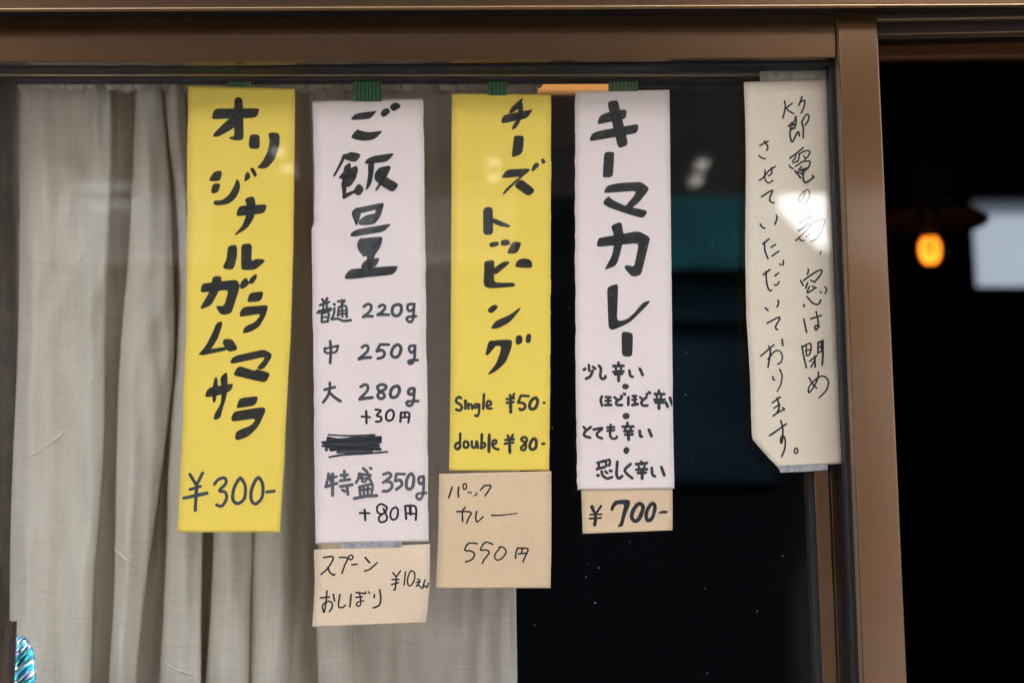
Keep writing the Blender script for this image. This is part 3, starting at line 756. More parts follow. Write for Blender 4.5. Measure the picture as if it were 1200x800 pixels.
# 1: first yellow strip
s1 = Strip('paper_sign', 'long yellow paper strip priced 300 yen, leftmost of the hanging menu strips', 'sign',
  [(220.5, 101), (219.5, 180), (219.5, 280), (217.5, 400), (214.5, 480), (211.5, 560), (208, 623.5)],
  [(346, 104), (343.7, 290), (340.5, 400), (337.5, 445), (333, 540), (328, 623.5)], YS, M['yellow'], lambda u, v: .0012 * math.sin(math.pi * v) + .0006 * math.sin(5 * v + 2 * u), (.45, .12), group='paper strips taped up in the window')
s1.tape([[(267, 94), (295, 94), (295.5, 106), (268, 106)]], M['green_faded'], .0262)
s1.write(200, 90, 4, INK, [
 [[(205,150),(420,148),(403,193),(195,200),(193,188)], [(300,98),(325,96),(338,108),(343,297),(300,300),(275,290),(274,282),(298,281),(297,150)], [(285,188),(322,205),(298,240),(225,282),(200,282),(198,270),(245,222)]],
 [[(370,270),(418,270),(418,337),(385,340),(365,332)], [(455,262),(500,262),(512,275),(510,320),(490,385),(450,432),(400,430),(430,398),(455,350),(465,300)]],
 [[(205,442),(243,440),(235,480),(225,490),(180,490),(182,478)], [(198,500),(236,500),(222,545),(186,548)], [(310,476),(325,495),(325,530),(305,570),(270,598),(210,604),(200,592),(203,580),(240,580),(275,552),(300,505)], [(362,440),(378,470),(350,493),(345,488),(348,458)], [(368,430),(388,424),(407,460),(395,475)]],
 [[(322,605),(454,597),(440,640),(308,655),(310,632)], [(345,572),(390,557),(400,600),(392,660),(360,710),(305,744),(298,740),(335,700),(358,640),(356,600)]]])
s1.write(200, 280, 4, INK, [
 [[(268,32),(312,26),(312,80),(295,145),(240,140),(262,95)], [(330,24),(382,20),(378,105),(400,92),(440,96),(442,106),(395,146),(335,146),(330,135)]],
 [[(150,208),(310,190),(325,215),(320,240),(285,350),(235,358),(212,318),(218,312),(250,315),(272,238),(140,252),(142,225)], [(195,176),(235,172),(240,195),(228,240),(190,312),(142,330),(140,318),(175,260),(190,225)], [(350,180),(362,190),(370,212),(335,238),(322,225),(330,200)], [(398,162),(408,175),(385,212),(365,210),(370,185)]],
 [[(372,252),(438,243),(425,292),(358,298),(362,275)], [(340,318),(460,308),(445,360),(415,412),(375,436),(340,443),(338,430),(350,408),(395,390),(425,350),(322,366),(325,342)]],
 [[(215,392),(240,385),(243,400),(222,465),(190,517),(135,546),(130,540),(165,500),(200,430)], [(170,518),(262,503),(262,522),(135,548)], [(245,478),(252,468),(290,468),(318,518),(270,531),(243,490)]],
 [[(310,545),(440,516),(480,542),(445,600),(425,613),(400,606),(435,568),(440,552),(285,586),(278,575),(290,555)], [(318,592),(395,618),(400,608),(470,628),(445,674),(300,640),(294,632)]],
 [[(178,695),(298,675),(280,715),(215,735),(165,742),(160,730)], [(205,650),(218,645),(222,680),(212,760),(200,770),(195,750),(197,690)], [(238,640),(265,620),(268,680),(262,740),(245,790),(235,835),(215,847),(200,845),(205,820),(235,770),(240,700),(232,660)]]])
s1.write(200, 440, 4, INK, [[[(322,105),(413,94),(398,140),(312,153),(308,148)], [(300,167),(425,147),(443,150),(444,170),(410,240),(365,285),(315,303),(300,296),(305,265),(325,252),(380,232),(400,200),(290,216),(283,205),(288,185)]]])
s1.write(200, 440, 4, M['ink_blue'], [
 [(13,[(90,462),(118,508)]), (13,[(150,455),(120,515)]), (12,[(90,533),(140,518)]), (14,[(62,573),(170,550)]), (14,[(122,512),(115,630)])],
 [(13,[(205,508),(225,485),(255,480),(258,505),(228,538),(255,545),(262,575),(240,610),(215,605)])],
 [(14,[(322,482),(296,530),(292,580),(315,598),(345,575),(350,520),(335,488),(322,482)])],
 [(14,[(405,480),(380,530),(378,580),(398,600),(428,570),(432,515),(420,485),(405,480)])], [(13,[(450,545),(485,540)])]])

# 2: first pinkish white strip
s2 = Strip('paper_sign', 'long pinkish white strip of rice portions with a scribbled out line', 'sign',
  [(366, 119), (368.3, 200), (368, 262), (365, 268), (366, 330), (368, 460), (368.5, 560), (370, 637)],
  [(495, 116), (496, 122), (497.5, 220), (499, 330), (500, 430), (501.5, 540), (502, 634)], YS, M['pink'], lambda u, v: .0010 * math.sin(math.pi * v) + .0005 * math.sin(4 * v - 2 * u), (.35, .45), group='paper strips taped up in the window')
s2.tape([[(414, 94), (447, 94), (447.5, 119), (415, 119)]], M['green'], .0262)
s2.write(385, 115, 6.67, INK, [
 [[(225,120),(275,112),(370,100),(378,104),(328,164),(185,174),(174,162),(200,132)], [(222,242),(260,258),(320,268),(415,255),(420,264),(360,325),(280,338),(205,325),(170,305)], [(402,128),(425,88),(460,75),(490,108),(430,156)], [(473,72),(500,42),(530,32),(575,65),(505,110)]],
 [[(110,440),(140,432),(125,485),(48,618),(30,612),(62,555),(100,475)], [(130,440),(178,418),(260,438),(215,505),(118,480)], [(165,500),(178,530),(165,600),(125,640),(85,630),(80,615),(120,570),(120,535)], [(175,545),(222,525),(232,560),(225,600),(150,640),(120,620)], [(95,650),(145,650),(140,740),(108,798),(108,740)], [(120,590),(225,595),(215,630),(165,700),(110,690),(105,640)], [(110,755),(190,720),(215,735),(110,798)], [(235,660),(283,710),(240,768),(200,745),(185,735)],
  [(282,505),(300,475),(350,452),(505,430),(512,438),(460,498),(290,518)], [(308,505),(362,490),(350,600),(335,675),(295,722),(290,715),(310,600)], [(360,590),(395,540),(495,525),(460,610),(420,665),(375,730),(360,722),(410,640),(425,605),(360,608)], [(365,585),(400,590),(440,610),(555,675),(502,740),(420,690),(380,660),(355,628)]]])
s2.write(390, 225, 6.67, M['ink_mid'], [
 [[(140,160),(182,120),(222,125),(220,180),(190,265),(180,262)], [(170,128),(402,80),(395,125),(220,168),(200,165)], [(345,110),(405,82),(375,190),(325,255),(318,200)], [(205,262),(200,225),(250,185),(330,165),(372,180),(330,255)],
  [(138,330),(150,312),(195,290),(450,247),(455,252),(402,310),(155,352),(136,340)],
  [(222,352),(228,362),(395,345),(375,430),(330,490),(325,520),(270,512),(262,500),(235,505),(225,488),(200,460),(185,398)], [(200,380),(235,370),(240,410),(205,430)], [(230,440),(265,410),(320,415),(325,470),(265,500)], [(335,380),(392,350),(370,420),(340,420)],
  [(220,580),(235,550),(270,525),(372,512),(345,570),(320,588),(225,600)], [(262,500),(325,500),(300,600),(275,604),(268,560)],
  [(95,650),(130,608),(160,600),(495,575),(513,585),(475,645),(105,682),(93,672)]]])
s2.write(360, 340, 8, GREY, [
 [(22,[(140,85),(150,98)]), (22,[(188,75),(172,102)]), (22,[(120,140),(205,110)]), (20,[(152,110),(150,180)]), (20,[(180,105),(186,170)]), (22,[(108,195),(220,172)]), (22,[(95,212),(225,184)]), (20,[(138,215),(136,295)]), (20,[(140,218),(200,210),(192,295)]), (16,[(140,254),(192,250)]), (20,[(136,298),(192,293)])],
 [(22,[(250,130),(258,135)]), (22,[(288,106),(350,96),(322,128)]), (20,[(255,165),(252,215),(230,268)]), (22,[(228,272),(290,268),(340,288),(410,280)]), (20,[(295,160),(288,240)]), (20,[(295,160),(362,150),(370,250)]), (16,[(295,195),(365,190)]), (18,[(295,225),(365,218)]), (18,[(325,130),(330,250)])],
 [(24,[(530,155),(560,132),(590,135),(602,160),(580,205),(525,248)]), (25,[(525,250),(560,242),(612,245)])],
 [(24,[(672,155),(700,138),(725,145),(728,170),(700,205),(660,228)]), (25,[(660,230),(710,228),(765,230)])],
 [(27,[(845,135),(805,155),(798,210),(820,238),(860,232),(882,190),(878,145),(845,135)])],
 [(24,[(1005,130),(950,135),(940,170),(960,195),(995,175),(1003,130)]), (24,[(1003,132),(998,200),(990,275),(965,298),(934,275),(950,250),(1020,245)])],
 [(20,[(165,540),(165,575),(200,590),(270,575),(288,525)]), (20,[(165,548),(290,520)]), (24,[(215,478),(222,560),(215,682)])],
 [(24,[(512,535),(545,517),(570,530),(562,575),(485,640)]), (26,[(485,645),(540,632),(596,630)])],
 [(24,[(685,508),(765,510)]), (24,[(685,508),(652,570)]), (25,[(652,572),(700,562),(725,590),(710,625),(662,640)])],
 [(27,[(835,512),(800,550),(790,600),(820,628),(860,610),(880,550),(865,518),(835,512)])],
 [(24,[(1010,520),(962,525),(957,560),(980,585),(1005,560),(1012,520)]), (24,[(1012,520),(1008,600),(1000,660),(970,690),(948,670),(975,655),(1036,655)]), (30,[(960,672),(985,672)])]])
s2.write(360, 430, 8, GREY, [
 [(24,[(212,148),(212,200),(195,265),(150,330)]), (24,[(162,212),(260,188)]), (25,[(205,235),(260,285),(312,318)])],
 [(24,[(500,185),(540,164),(568,178),(560,225),(495,292)]), (27,[(492,300),(545,292),(610,285)])],
 [(26,[(700,162),(660,182),(670,215),(718,250),(722,280),(690,296),(662,275),(675,240),(730,205),(738,178),(700,162)])],
 [(28,[(830,178),(792,205),(780,260),(800,284),(840,272),(865,220),(855,184),(830,178)])],
 [(27,[(995,198),(957,210),(950,245),(978,255),(1005,225),(995,198)]), (24,[(1005,200),(1000,290),(985,345),(960,362),(932,345),(945,322),(1042,318)])]])
s2.write(360, 430, 8, PEN, [
 [(15,[(510,462),(590,470)]), (17,[(553,412),(556,525)])], [(17,[(640,398),(690,408),(652,452),(692,470),(688,505),(645,510)])],
 [(17,[(775,402),(745,430),(740,480),(765,502),(800,485),(813,440),(800,408),(775,402)])],
 [(18,[(880,425),(873,510)]), (16,[(880,428),(955,430),(948,520)]), (15,[(915,430),(915,470)]), (15,[(878,472),(950,468)])]])
s2.write(360, 430, 8, GREY, [[(60,[(225,740),(650,735)]), (28,[(155,735),(225,712)]), (28,[(180,745),(180,775)]), (30,[(290,795),(600,785)]), (40,[(210,690),(660,680)])]])
s2.write(360, 430, 8, PEN, [[(12,[(198,633),(350,642),(470,641),(635,633)]), (20,[(195,662),(300,678),(450,664),(688,658)]), (19,[(142,705),(300,700),(450,705),(690,700)]), (16,[(142,738),(250,740),(400,745),(652,732)]),
  (22,[(222,775),(400,763),(685,768)]), (24,[(200,702),(300,692),(500,688),(685,672)]), (14,[(192,662),(190,690),(230,705)]), (14,[(560,660),(620,650),(690,680)]), (13,[(208,842),(350,820),(560,808),(752,793)]), (10,[(690,655),(650,690),(688,705)])]])
s2.write(360, 530, 8, M['ink_pale'], [
 [(24,[(200,198),(192,250),(175,318)]), (24,[(200,240),(275,226)]), (26,[(172,320),(278,288)]), (28,[(238,200),(238,398)]), (20,[(215,215),(218,270)]), (24,[(348,172),(350,240)]), (24,[(315,213),(380,208)]), (25,[(308,264),(400,252)]), (25,[(310,318),(422,300)]), (24,[(372,310),(382,392)]), (24,[(330,350),(352,362)])],
 [(24,[(488,195),(480,240),(458,282)]), (24,[(485,200),(595,212)]), (25,[(525,148),(560,182),(588,250),(610,300)]), (26,[(592,145),(600,150)]), (24,[(510,220),(518,270)]), (20,[(575,230),(540,275)]), (20,[(490,240),(560,240)]), (22,[(490,322),(498,405)]), (22,[(488,322),(608,300),(600,395)]), (20,[(528,318),(532,400)]), (20,[(568,310),(568,400)]), (27,[(442,430),(550,408),(652,402)]), (24,[(500,350),(590,340)])],
 [(25,[(715,205),(765,190),(785,220),(735,265),(712,280)]), (26,[(740,270),(785,280),(795,320),(760,358),(712,362)])],
 [(24,[(835,200),(912,202)]), (24,[(835,202),(825,262)]), (26,[(825,265),(875,260),(885,305),(835,345)])],
 [(27,[(965,200),(935,250),(930,320),(955,343),(988,320),(1000,240),(985,205),(965,200)])],
 [(26,[(1085,225),(1048,235),(1048,280),(1070,292),(1092,260),(1088,222)]), (24,[(1092,225),(1088,370),(1060,438),(1027,420),(1037,387),(1115,378)])]], 500.7)
s2.write(360, 530, 8, PEN, [
 [(15,[(492,565),(583,568)]), (17,[(538,535),(545,632)])], [(15,[(735,560),(700,575),(662,560),(655,510),(688,482),(722,492),(748,520),(725,560),(676,600),(676,640),(705,652),(740,635),(748,598),(728,560),(715,525)])],
 [(15,[(825,512),(790,540),(780,600),(805,628),(840,610),(852,550),(840,518),(825,512)])],
 [(16,[(918,505),(928,622)]), (16,[(918,500),(1015,508),(1018,630)]), (20,[(966,512),(968,578)]), (14,[(925,568),(1025,573)])]])

# 3: second yellow strip
s3 = Strip('paper_sign', 'yellow paper strip with single and double prices, right of the rice strip', 'sign',
  [(529.5, 110), (529, 250), (528.3, 400), (527.5, 480), (526.3, 551.3)], [(645.5, 111), (646, 140), (645.3, 300), (645, 420), (643.8, 551)], YS, M['yellow'], lambda u, v: .0010 * math.sin(math.pi * v), (.1, .45), group='paper strips taped up in the window')
s3.tape([[(572, 94), (594, 94), (594, 112), (572.5, 112)]], M['green'], .0262)
s3.write(480, 90, 5, INK, [
 [[(655,128),(663,124),(664,135),(650,180),(600,215),(580,215),(592,185),(625,153)], [(545,235),(560,222),(715,192),(720,198),(688,245),(545,275),(535,265)], [(640,160),(665,150),(665,220),(645,270),(625,300),(603,313),(598,305),(605,285),(630,250)]],
 [[(612,350),(622,345),(672,345),(662,450),(610,472),(597,468)]],
 [[(570,543),(690,537),(712,545),(640,605),(552,692),(543,690),(560,660),(620,605),(650,585),(545,595),(537,588)], [(610,640),(650,595),(740,665),(697,703),(640,662)], [(712,550),(725,512),(748,500),(765,520),(720,558)], [(768,490),(778,473),(803,500),(778,515)]]])
s3.write(510, 95, 4, INK, [[[(225,592),(270,590),(272,720),(225,722)], [(270,640),(352,675),(350,688),(300,680),(262,662)]]])
s3.write(510, 240, 4, INK, [
 [[(250,178),(295,170),(302,190),(258,202)], [(305,167),(345,160),(355,188),(310,195)], [(362,172),(408,175),(385,228),(340,230),(338,220)]],
 [[(228,265),(268,258),(278,265),(275,355),(290,365),(365,364),(377,374),(370,384),(260,392),(235,385),(226,370),(230,300)], [(275,318),(270,300),(320,265),(350,265),(345,278),(282,330)], [(370,292),(385,260),(410,250),(445,255),(456,275),(453,298)]],
 [[(240,495),(272,465),(300,475),(265,512)], [(400,478),(400,490),(350,550),(300,578),(262,582),(262,575),(280,545),(350,515)]],
 [[(248,645),(255,638),(275,633),(292,652),(245,708),(234,700),(240,680)], [(275,633),(362,630),(358,670),(330,740),(285,780),(250,797),(247,790),(285,745),(305,690),(310,660),(275,662)], [(378,612),(408,610),(410,645),(388,658),(376,650)], [(428,605),(450,603),(450,640),(435,650),(422,640)]]])
s3.write(520, 450, 8, M['ink_olive'], [
 [(24,[(162,130),(140,120),(117,145),(122,170),(155,190),(170,220),(150,245),(117,236)])],
 [(24,[(203,178),(203,228)]), (24,[(198,156),(208,158)])], [(22,[(230,182),(232,228)]), (22,[(232,198),(258,190),(268,230)])],
 [(21,[(325,188),(292,190),(290,218),(315,215),(332,185),(332,250),(318,296),(295,292)])], [(24,[(378,95),(370,230)])], [(22,[(400,205),(440,190),(440,165),(415,158),(402,190),(412,224),(448,226)])],
 [(22,[(620,100),(635,128)]), (22,[(660,92),(640,128)]), (22,[(590,140),(660,130)]), (22,[(590,175),(655,165)]), (27,[(626,130),(628,262)])],
 [(22,[(730,106),(795,112)]), (22,[(722,108),(702,160)]), (24,[(697,170),(745,178),(763,200),(755,228),(727,240),(712,230)])], [(27,[(850,130),(817,160),(804,210),(825,232),(858,222),(880,170),(872,134),(850,130)])], [(20,[(935,175),(946,174)])],
 [(22,[(155,462),(152,598)]), (24,[(150,545),(117,558),(107,590),(130,608),(153,580)])], [(22,[(205,532),(187,560),(192,590),(220,592),(233,560),(205,532)])], [(22,[(263,535),(268,588),(298,588),(308,535)]), (22,[(312,540),(322,595)])],
 [(24,[(358,470),(352,598)]), (22,[(355,552),(382,552),(388,578),(352,600)])], [(26,[(427,475),(423,630)])], [(22,[(455,572),(490,550),(490,527),(462,530),(458,578),(485,603),(512,610)])],
 [(22,[(600,480),(612,510)]), (22,[(648,475),(630,510)]), (22,[(577,522),(658,515)]), (22,[(572,557),(652,546)]), (26,[(616,510),(620,638)])],
 [(22,[(778,505),(745,498),(727,520),(768,555),(765,605),(742,618),(725,595),(770,545),(778,505)])], [(26,[(850,507),(817,540),(807,588),(830,612),(862,592),(868,540),(850,507)])], [(22,[(925,558),(942,556)])]])

# 4: second pinkish white strip
s4 = Strip('paper_sign', 'pinkish white strip in tall black brush letters with four lines of spice levels', 'sign',
  [(674, 108), (673.8, 250), (674.5, 400), (675.3, 500), (676.5, 573.8)], [(784.5, 105.5), (786, 250), (787.8, 400), (788.8, 500), (790.3, 572.3)], YS, M['pink'], lambda u, v: .0012 * math.sin(math.pi * v), (.5, .12), group='paper strips taped up in the window')
s4.tape([[(713, 94), (747.5, 94), (747.5, 107), (713, 107)]], M['green_faded'], .0262)
s4.write(650, 90, 4, INK, [
 [[(245,118),(290,110),(298,118),(346,320),(305,336),(295,325)], [(212,182),(245,168),(338,150),(335,198),(202,224),(200,215)], [(175,265),(215,252),(395,220),(388,265),(165,304),(165,290)]],
 [[(232,352),(275,352),(280,360),(273,472),(228,473),(225,465)]],
 [[(245,510),(300,498),(405,492),(440,518),(442,530),(395,590),(350,625),(325,612),(375,555),(380,535),(235,546),(230,540)], [(252,556),(268,575),(330,605),(440,628),(415,665),(330,640),(250,612),(222,592)]]])
s4.write(650, 250, 4, INK, [
 [[(205,118),(215,114),(395,82),(447,112),(445,128),(405,290),(362,299),(322,252),(340,240),(372,252),(395,140),(200,158),(197,145)], [(262,58),(305,40),(315,48),(325,110),(310,180),(290,245),(238,265),(235,260),(270,195),(282,120),(272,85)]],
 [[(245,345),(290,330),(298,340),(292,505),(335,498),(370,470),(415,415),(450,408),(440,425),(360,505),(320,528),(268,548),(252,535),(250,480)]],
 [[(313,560),(325,552),(368,560),(364,672),(315,670)]]])
def ell(cx, cy, rx, ry, rot=0, n=14):
    return [(cx + rx * math.cos(2*math.pi*i/n) * math.cos(rot) - ry * math.sin(2*math.pi*i/n) * math.sin(rot), cy + rx * math.cos(2*math.pi*i/n) * math.sin(rot) + ry * math.sin(2*math.pi*i/n) * math.cos(rot)) for i in range(n)]
s4.write(665, 410, 8, SML, [
 [(22,[(200,140),(205,195)]), (26,[(155,183),(165,177)]), (24,[(240,158),(260,175)]), (26,[(235,195),(215,245),(175,268)])],
 [(24,[(295,148),(313,175),(308,240),(325,270),(352,262),(356,245)])],
 [(24,[(478,118),(478,145)]), (24,[(430,150),(525,148)]), (20,[(452,165),(458,195)]), (20,[(505,160),(498,195)]), (24,[(430,205),(525,200)]), (24,[(447,228),(512,222)]), (27,[(480,200),(480,288)])],
 [(24,[(580,192),(590,240),(612,250)]), (25,[(678,175),(705,233)])],
 [ell(544,342,33,28)],
 [(24,[(322,435),(312,470),(325,520)]), (22,[(358,440),(405,442)]), (22,[(355,475),(405,473)]), (22,[(382,440),(382,512)]), (26,[(355,515),(410,513)])],
 [(22,[(440,442),(468,465)]), (24,[(505,452),(460,482),(463,512),(512,515)]), (22,[(502,428),(512,435)]), (24,[(530,410),(540,414)])],
 [(24,[(572,442),(570,512)]), (22,[(610,432),(645,430)]), (22,[(608,467),(645,462)]), (22,[(630,430),(632,510)]), (26,[(610,515),(658,505)])],
 [(22,[(680,442),(703,462)]), (24,[(740,442),(695,485),(705,517),(750,520)]), (22,[(740,412),(748,418)]), (24,[(762,396),(775,402)])],
 [(24,[(857,380),(857,410)]), (24,[(817,412),(908,412)]), (20,[(836,430),(842,455)]), (20,[(880,430),(873,455)]), (24,[(815,465),(910,465)]), (26,[(827,490),(898,490)]), (27,[(857,465),(858,547)])],
 [(25,[(922,492),(940,530)]), (25,[(960,447),(982,512)])],
 [ell(550,618,35,31)]], 788.0)
s4.write(665, 480, 8, SML, [
 [(22,[(150,160),(178,190)]), (24,[(218,162),(165,205),(160,242),(212,260)])], [(23,[(245,185),(328,172),(278,220),(285,250),(325,268)])],
 [(22,[(405,140),(400,235),(420,268),(455,265),(463,250)]), (22,[(372,165),(438,162)]), (22,[(374,195),(438,190)])],
 [(24,[(562,122),(562,155)]), (24,[(517,158),(618,155)]), (20,[(542,175),(545,195)]), (20,[(595,170),(588,195)]), (24,[(532,200),(610,200)]), (24,[(542,232),(610,230)]), (27,[(570,200),(573,277)])],
 [(26,[(677,197),(683,243),(697,250)]), (26,[(764,188),(788,245)])],
 [ell(552,380,29,34,.3)],
 [(24,[(282,497),(345,477)]), (22,[(295,500),(292,545)]), (24,[(275,555),(352,535)]), (22,[(345,485),(393,468),(396,518)]), (20,[(362,490),(365,520),(396,518)]), (26,[(283,612),(290,615)]), (24,[(320,577),(330,612),(370,642),(418,630)]), (22,[(355,577),(372,592)]), (24,[(398,570),(412,573)])],
 [(25,[(468,487),(460,600),(480,642),(513,620)])], [(25,[(592,508),(537,570),(607,640)])],
 [(24,[(692,485),(692,510)]), (24,[(642,508),(745,498)]), (20,[(665,525),(675,545)]), (20,[(725,520),(715,545)]), (24,[(647,560),(746,555)]), (25,[(662,590),(733,587)]), (27,[(700,560),(700,642)])],
 [(25,[(790,545),(797,607),(820,622)]), (26,[(880,537),(908,612)])]])

# 5: spoon and towel note
s5 = Strip('paper_note', 'small tan paper note priced 10 yen under the rice portion strip', 'note',
  [(368, 644), (369, 680), (368, 705), (366, 734)], [(504, 637), (503.3, 690), (501, 712), (499, 729)], YS - .0006, M['kraft_pale'], lambda u, v: .0015 * math.sin(math.pi * v) * u, (.15, .15), 60)
s5.tape([[(399, 635), (471, 634), (471, 641), (400, 642)]], M['clear2'], .0256); s5.tape([[(376, 636), (399, 635), (400, 643), (377, 647)]], M['oldtape'], .0270)
s5.write(360, 635, 8, PEN, [
 [(12,[(155,142),(245,140),(195,240),(130,300)]), (13,[(195,235),(212,280),(246,306),(258,298)])],
 [(12,[(302,142),(376,148),(350,220),(326,292)]), (11,[(405,120),(388,140),(400,162),(422,155),(428,130),(405,120)])], [(12,[(418,210),(468,205)])],
 [(14,[(543,143),(585,190)]), (12,[(537,270),(590,250),(655,192)])],
 [(12,[(803,285),(832,320)]), (12,[(875,268),(835,322)]), (12,[(835,322),(825,435),(812,443)]), (12,[(795,348),(860,348)]), (12,[(792,395),(855,378)])],
 [(11,[(922,275),(908,400)])], [(11,[(965,275),(942,340),(947,400),(975,402),(1005,350),(1007,290),(985,270),(965,275)])],
 [(10,[(1035,345),(1055,352)]), (10,[(1022,378),(1060,365),(1020,415),(1045,400),(1068,430)])], [(11,[(1105,350),(1080,432),(1100,405),(1120,425),(1136,382)])],
 [(12,[(122,520),(210,512)]), (12,[(185,455),(175,570),(158,655),(145,620),(147,585),(190,555),(230,565),(232,610),(207,650)]), (13,[(245,487),(256,548)])],
 [(12,[(308,490),(295,560),(297,605),(330,610),(358,590)])],
 [(13,[(412,488),(400,603)]), (12,[(455,470),(545,480)]), (12,[(455,515),(515,510)]), (11,[(490,470),(503,570),(480,598),(460,578),(487,555),(530,548)]), (10,[(545,463),(552,478)]), (10,[(574,462),(585,480)])],
 [(13,[(630,490),(628,518)]), (13,[(680,445),(690,530),(673,590),(620,613)])]])

# 6: pack curry note
s6 = Strip('paper_note', 'square kraft paper note priced 550 yen under the second yellow strip', 'note',
  [(514.3, 555), (513.8, 620), (512.5, 655), (511, 689)], [(646, 551.7), (646.2, 620), (645.8, 660), (645, 688.7)], YS - .0008, M['kraft'], lambda u, v: .0012 * math.sin(math.pi * v), (.1, .1), 60)
s6.write(505, 550, 8, PEN, [
 [(13,[(200,165),(182,215),(167,263)]), (13,[(262,165),(255,210),(258,255)]), (11,[(315,130),(300,150),(308,182),(328,178),(333,145),(315,130)])],
 [(9,[(348,207),(355,220)]), (9,[(370,208),(378,220)]), (9,[(425,217),(432,230),(405,245)])], [(12,[(465,190),(502,150)]), (12,[(500,150),(562,153),(507,245)])],
 [(12,[(242,392),(372,398),(355,450),(335,500)]), (12,[(320,352),(295,400),(298,485)])], [(12,[(430,390),(420,440),(432,488),(488,443)])], [(13,[(570,427),(640,428),(720,420),(812,408)],7)]])
s6.write(505, 600, 8, PEN, [
 [(12,[(435,293),(354,290),(318,352),(375,362),(408,390),(385,440),(325,464)])], [(12,[(580,298),(510,281),(465,350),(520,352),(545,380),(500,440),(482,477)])],
 [(11,[(655,325),(600,395),(610,440),(650,440),(695,395),(702,355),(672,325),(640,325)])], [(12,[(815,330),(797,375),(794,430)]), (12,[(820,335),(908,342),(885,410),(862,463)]), (12,[(858,340),(848,385)]), (12,[(820,388),(893,382)])]])

# 7: price note of the curry strip
s7 = Strip('paper_note', 'narrow kraft price note reading 700 yen below the spice level strip', 'note',
  [(681, 571), (682, 600), (683, 625)], [(788, 571), (788.2, 600), (788, 621)], YS + .0008, M['kraft'], flat(0), (.1, .1), 40)
s7.write(665, 550, 8, PEN, [
 [(28,[(230,348),(240,375),(258,408)],18), (17,[(315,340),(265,415)]), (13,[(212,420),(320,418)]), (15,[(208,458),(315,452)]), (20,[(262,410),(262,470),(255,515)],26)],
 [[(430,305),(455,285),(580,278),(592,318),(548,420),(520,535),(468,537),(470,525),(492,505),(520,380),(535,322),(455,326),(425,388),(405,385),(400,362)]],
 [(28,[(658,325),(617,380),(602,440),(625,478),(662,470),(698,400),(708,348),(688,322),(658,325)])], [(26,[(790,318),(747,380),(738,440),(757,477),(795,450),(817,380),(818,335),(790,318)])],
 [[(852,405),(880,382),(942,385),(940,410),(855,412)]]])

# 8: notice in two columns on the outer pane
sN = Strip('paper_notice', 'tall aged cream notice with two columns of thin handwriting beside the brown stile', 'notice',
  [(871.5, 96.5), (873.5, 145), (874, 210), (873.3, 300), (874.5, 370), (879, 440), (880.5, 500), (881.5, 514), (895, 530), (911, 547)],
  [(972.3, 92.5), (973, 160), (974.3, 215), (978, 300), (982, 390), (986, 470), (988.5, 515), (988.8, 543)], .0078, M['notice'],
  lambda u, v: -.0012 * math.sin(math.pi * v) + .0016 * math.sin(math.pi * u) * v, (.15, .1), 130)
sN.tape([[(890, 84), (915, 82), (915.5, 94.5), (891, 96)], [(914.5, 80.5), (970.5, 79.2), (971.5, 94), (914, 95)]], M['clear'], .0066)
sN.tape([[(911, 545), (969.5, 544), (970.5, 550), (950, 552), (915, 553.5)]], M['clear2'], .0056)
sN.write(870, 100, 8, PEN, [
 [(13,[(395,148),(402,200),(392,260),(378,308)]), (12,[(467,170),(415,220),(480,268)]), (13,[(558,108),(545,150),(528,190)]), (12,[(540,165),(582,140),(578,200),(550,262)]), (12,[(430,385),(488,335),(500,290),(505,340),(495,388)]), (13,[(462,352),(452,400),(447,470),(468,530),(520,438),(535,475)]), (20,[(470,372),(497,368)]), (18,[(465,410),(490,398)]),
  (13,[(555,345),(570,400),(570,493)]), (12,[(557,345),(590,285),(620,278),(618,330),(588,375)])],
 [(13,[(445,685),(510,635),(570,585)]), (11,[(505,640),(495,680),(470,715)]), (11,[(535,645),(528,690),(515,720)]), (12,[(530,645),(590,615),(630,620),(620,660),(585,695)]), (11,[(575,662),(586,678)]), (11,[(475,732),(525,705)]), (13,[(440,750),(452,770),(475,780)]), (11,[(495,762),(545,730)]), (12,[(550,718),(630,712),(622,765),(590,800)]), (11,[(555,760),(525,795)]), (14,[(560,790),(605,778)]),
  (13,[(492,800),(545,868)]), (12,[(520,812),(560,830)]), (12,[(540,790),(575,815)]), (14,[(582,790),(568,850),(590,912),(670,862)]), (12,[(655,845),(672,865)])],
 [(13,[(165,565),(240,525)]), (13,[(205,525),(238,575),(228,610)]), (12,[(155,660),(180,680),(215,690)])],
 [(13,[(162,892),(200,860),(250,800),(308,762)]), (12,[(213,795),(212,880),(245,916),(285,893)]), (12,[(272,775),(275,825),(245,850)])]])
sN.write(870, 200, 8, PEN, [
 [(13,[(180,245),(280,185),(258,250),(262,290),(296,302)])], [(13,[(167,500),(185,530),(212,540)]), (13,[(318,420),(325,445),(305,503)])],
 [(13,[(190,688),(250,640)]), (13,[(208,670),(212,750),(240,825)]), (13,[(270,718),(310,692)]), (13,[(280,800),(340,755)])],
 [(11,[(580,190),(545,230),(525,280),(540,292),(575,240),(595,185),(625,190),(628,240),(590,310)])],
 [(10,[(565,405),(600,430)]), (10,[(622,372),(625,410)]), (11,[(535,492),(650,420),(590,500)]), (11,[(525,560),(680,460),(615,525)]), (11,[(525,570),(650,510),(500,655)]), (11,[(620,520),(715,468),(770,462),(740,570),(690,640),(642,665)]), (12,[(500,655),(530,632),(550,655),(580,655)]), (11,[(598,610),(606,618)]), (11,[(620,594),(630,603)]), (11,[(650,568),(658,585)])],
 [(14,[(738,750),(730,780)])]])
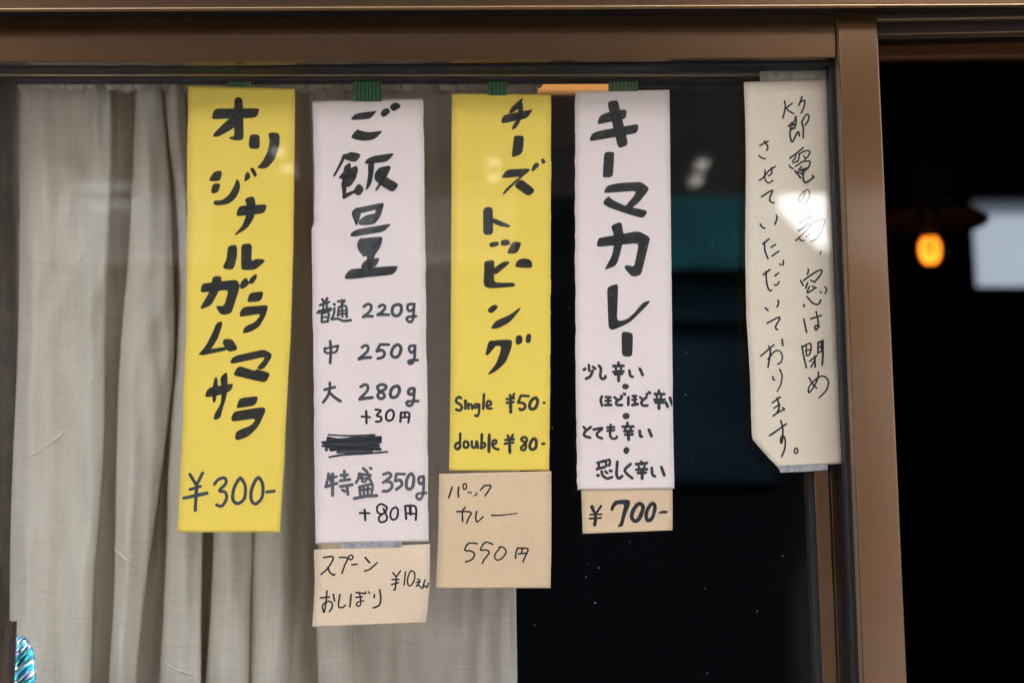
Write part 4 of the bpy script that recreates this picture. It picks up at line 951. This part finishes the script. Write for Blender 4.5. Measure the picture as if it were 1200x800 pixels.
sN.write(870, 300, 8, PEN, [
 [(13,[(195,175),(258,128)]), (13,[(220,145),(228,250),(250,318),(274,320)]), (13,[(305,185),(338,160)]), (12,[(300,270),(325,270),(345,240)]), (12,[(350,78),(363,82)]), (12,[(385,42),(382,85)])],
 [(13,[(215,485),(240,510)]), (13,[(333,415),(340,440),(325,475)])], [(13,[(230,630),(350,572),(315,650),(312,675),(330,690)])],
 [(12,[(615,120),(620,140),(608,172)]), (13,[(545,230),(570,275)]), (13,[(572,230),(670,160),(740,130),(735,170),(680,240)]), (12,[(640,228),(680,245)]), (13,[(612,250),(594,303)]), (12,[(630,285),(608,345),(690,295)]), (11,[(655,285),(675,290)]), (13,[(605,380),(660,440),(710,452),(735,410)]), (14,[(578,455),(576,472)]), (11,[(728,333),(740,345)]), (11,[(772,290),(790,310),(775,350)])],
 [(13,[(575,590),(590,660),(602,715)]), (13,[(640,588),(740,555)]), (13,[(692,520),(712,640),(695,690),(678,675),(690,650),(722,660)])]])
sN.write(870, 390, 8, PEN, [
 [(13,[(172,217),(295,112)]), (13,[(247,125),(262,180),(240,320)]), (12,[(240,245),(300,175),(350,170),(375,220),(360,275),(332,290)]), (14,[(372,62),(378,116)])],
 [(13,[(285,410),(288,432),(302,440)]), (13,[(350,342),(372,400),(360,480),(325,550)],9)],
 [(13,[(280,655),(355,600)]), (12,[(295,705),(350,668)]), (13,[(325,610),(345,690),(325,745),(288,778)]), (12,[(290,776),(345,738),(395,715),(375,700)])],
 [(13,[(558,122),(575,220),(600,325)]), (12,[(565,130),(630,97),(645,130),(630,200),(600,212)]), (11,[(598,120),(600,208)]), (11,[(590,168),(635,155)]), (13,[(710,85),(708,190)]), (11,[(710,97),(735,78)]), (14,[(755,70),(755,200),(748,298)]), (11,[(715,138),(750,122)]), (11,[(715,182),(740,175)]), (12,[(738,75),(742,175)]), (12,[(630,265),(700,210)]), (13,[(680,215),(682,320)]), (12,[(682,250),(642,320)])],
 [(13,[(625,420),(660,480),(695,515)]), (12,[(712,368),(705,430),(665,510),(622,560),(628,500),(700,425),(760,405),(805,450),(790,530),(720,605)])]])
sN.write(870, 470, 8, PEN, [
 [(14,[(255,320),(320,278),(410,212)]), (13,[(360,182),(378,250),(378,330),(370,388),(358,380),(362,340),(385,325),(402,370),(395,450),(368,518)])],
 [(12,[(500,440),(486,465),(500,488),(518,475),(515,445),(500,440)])]])
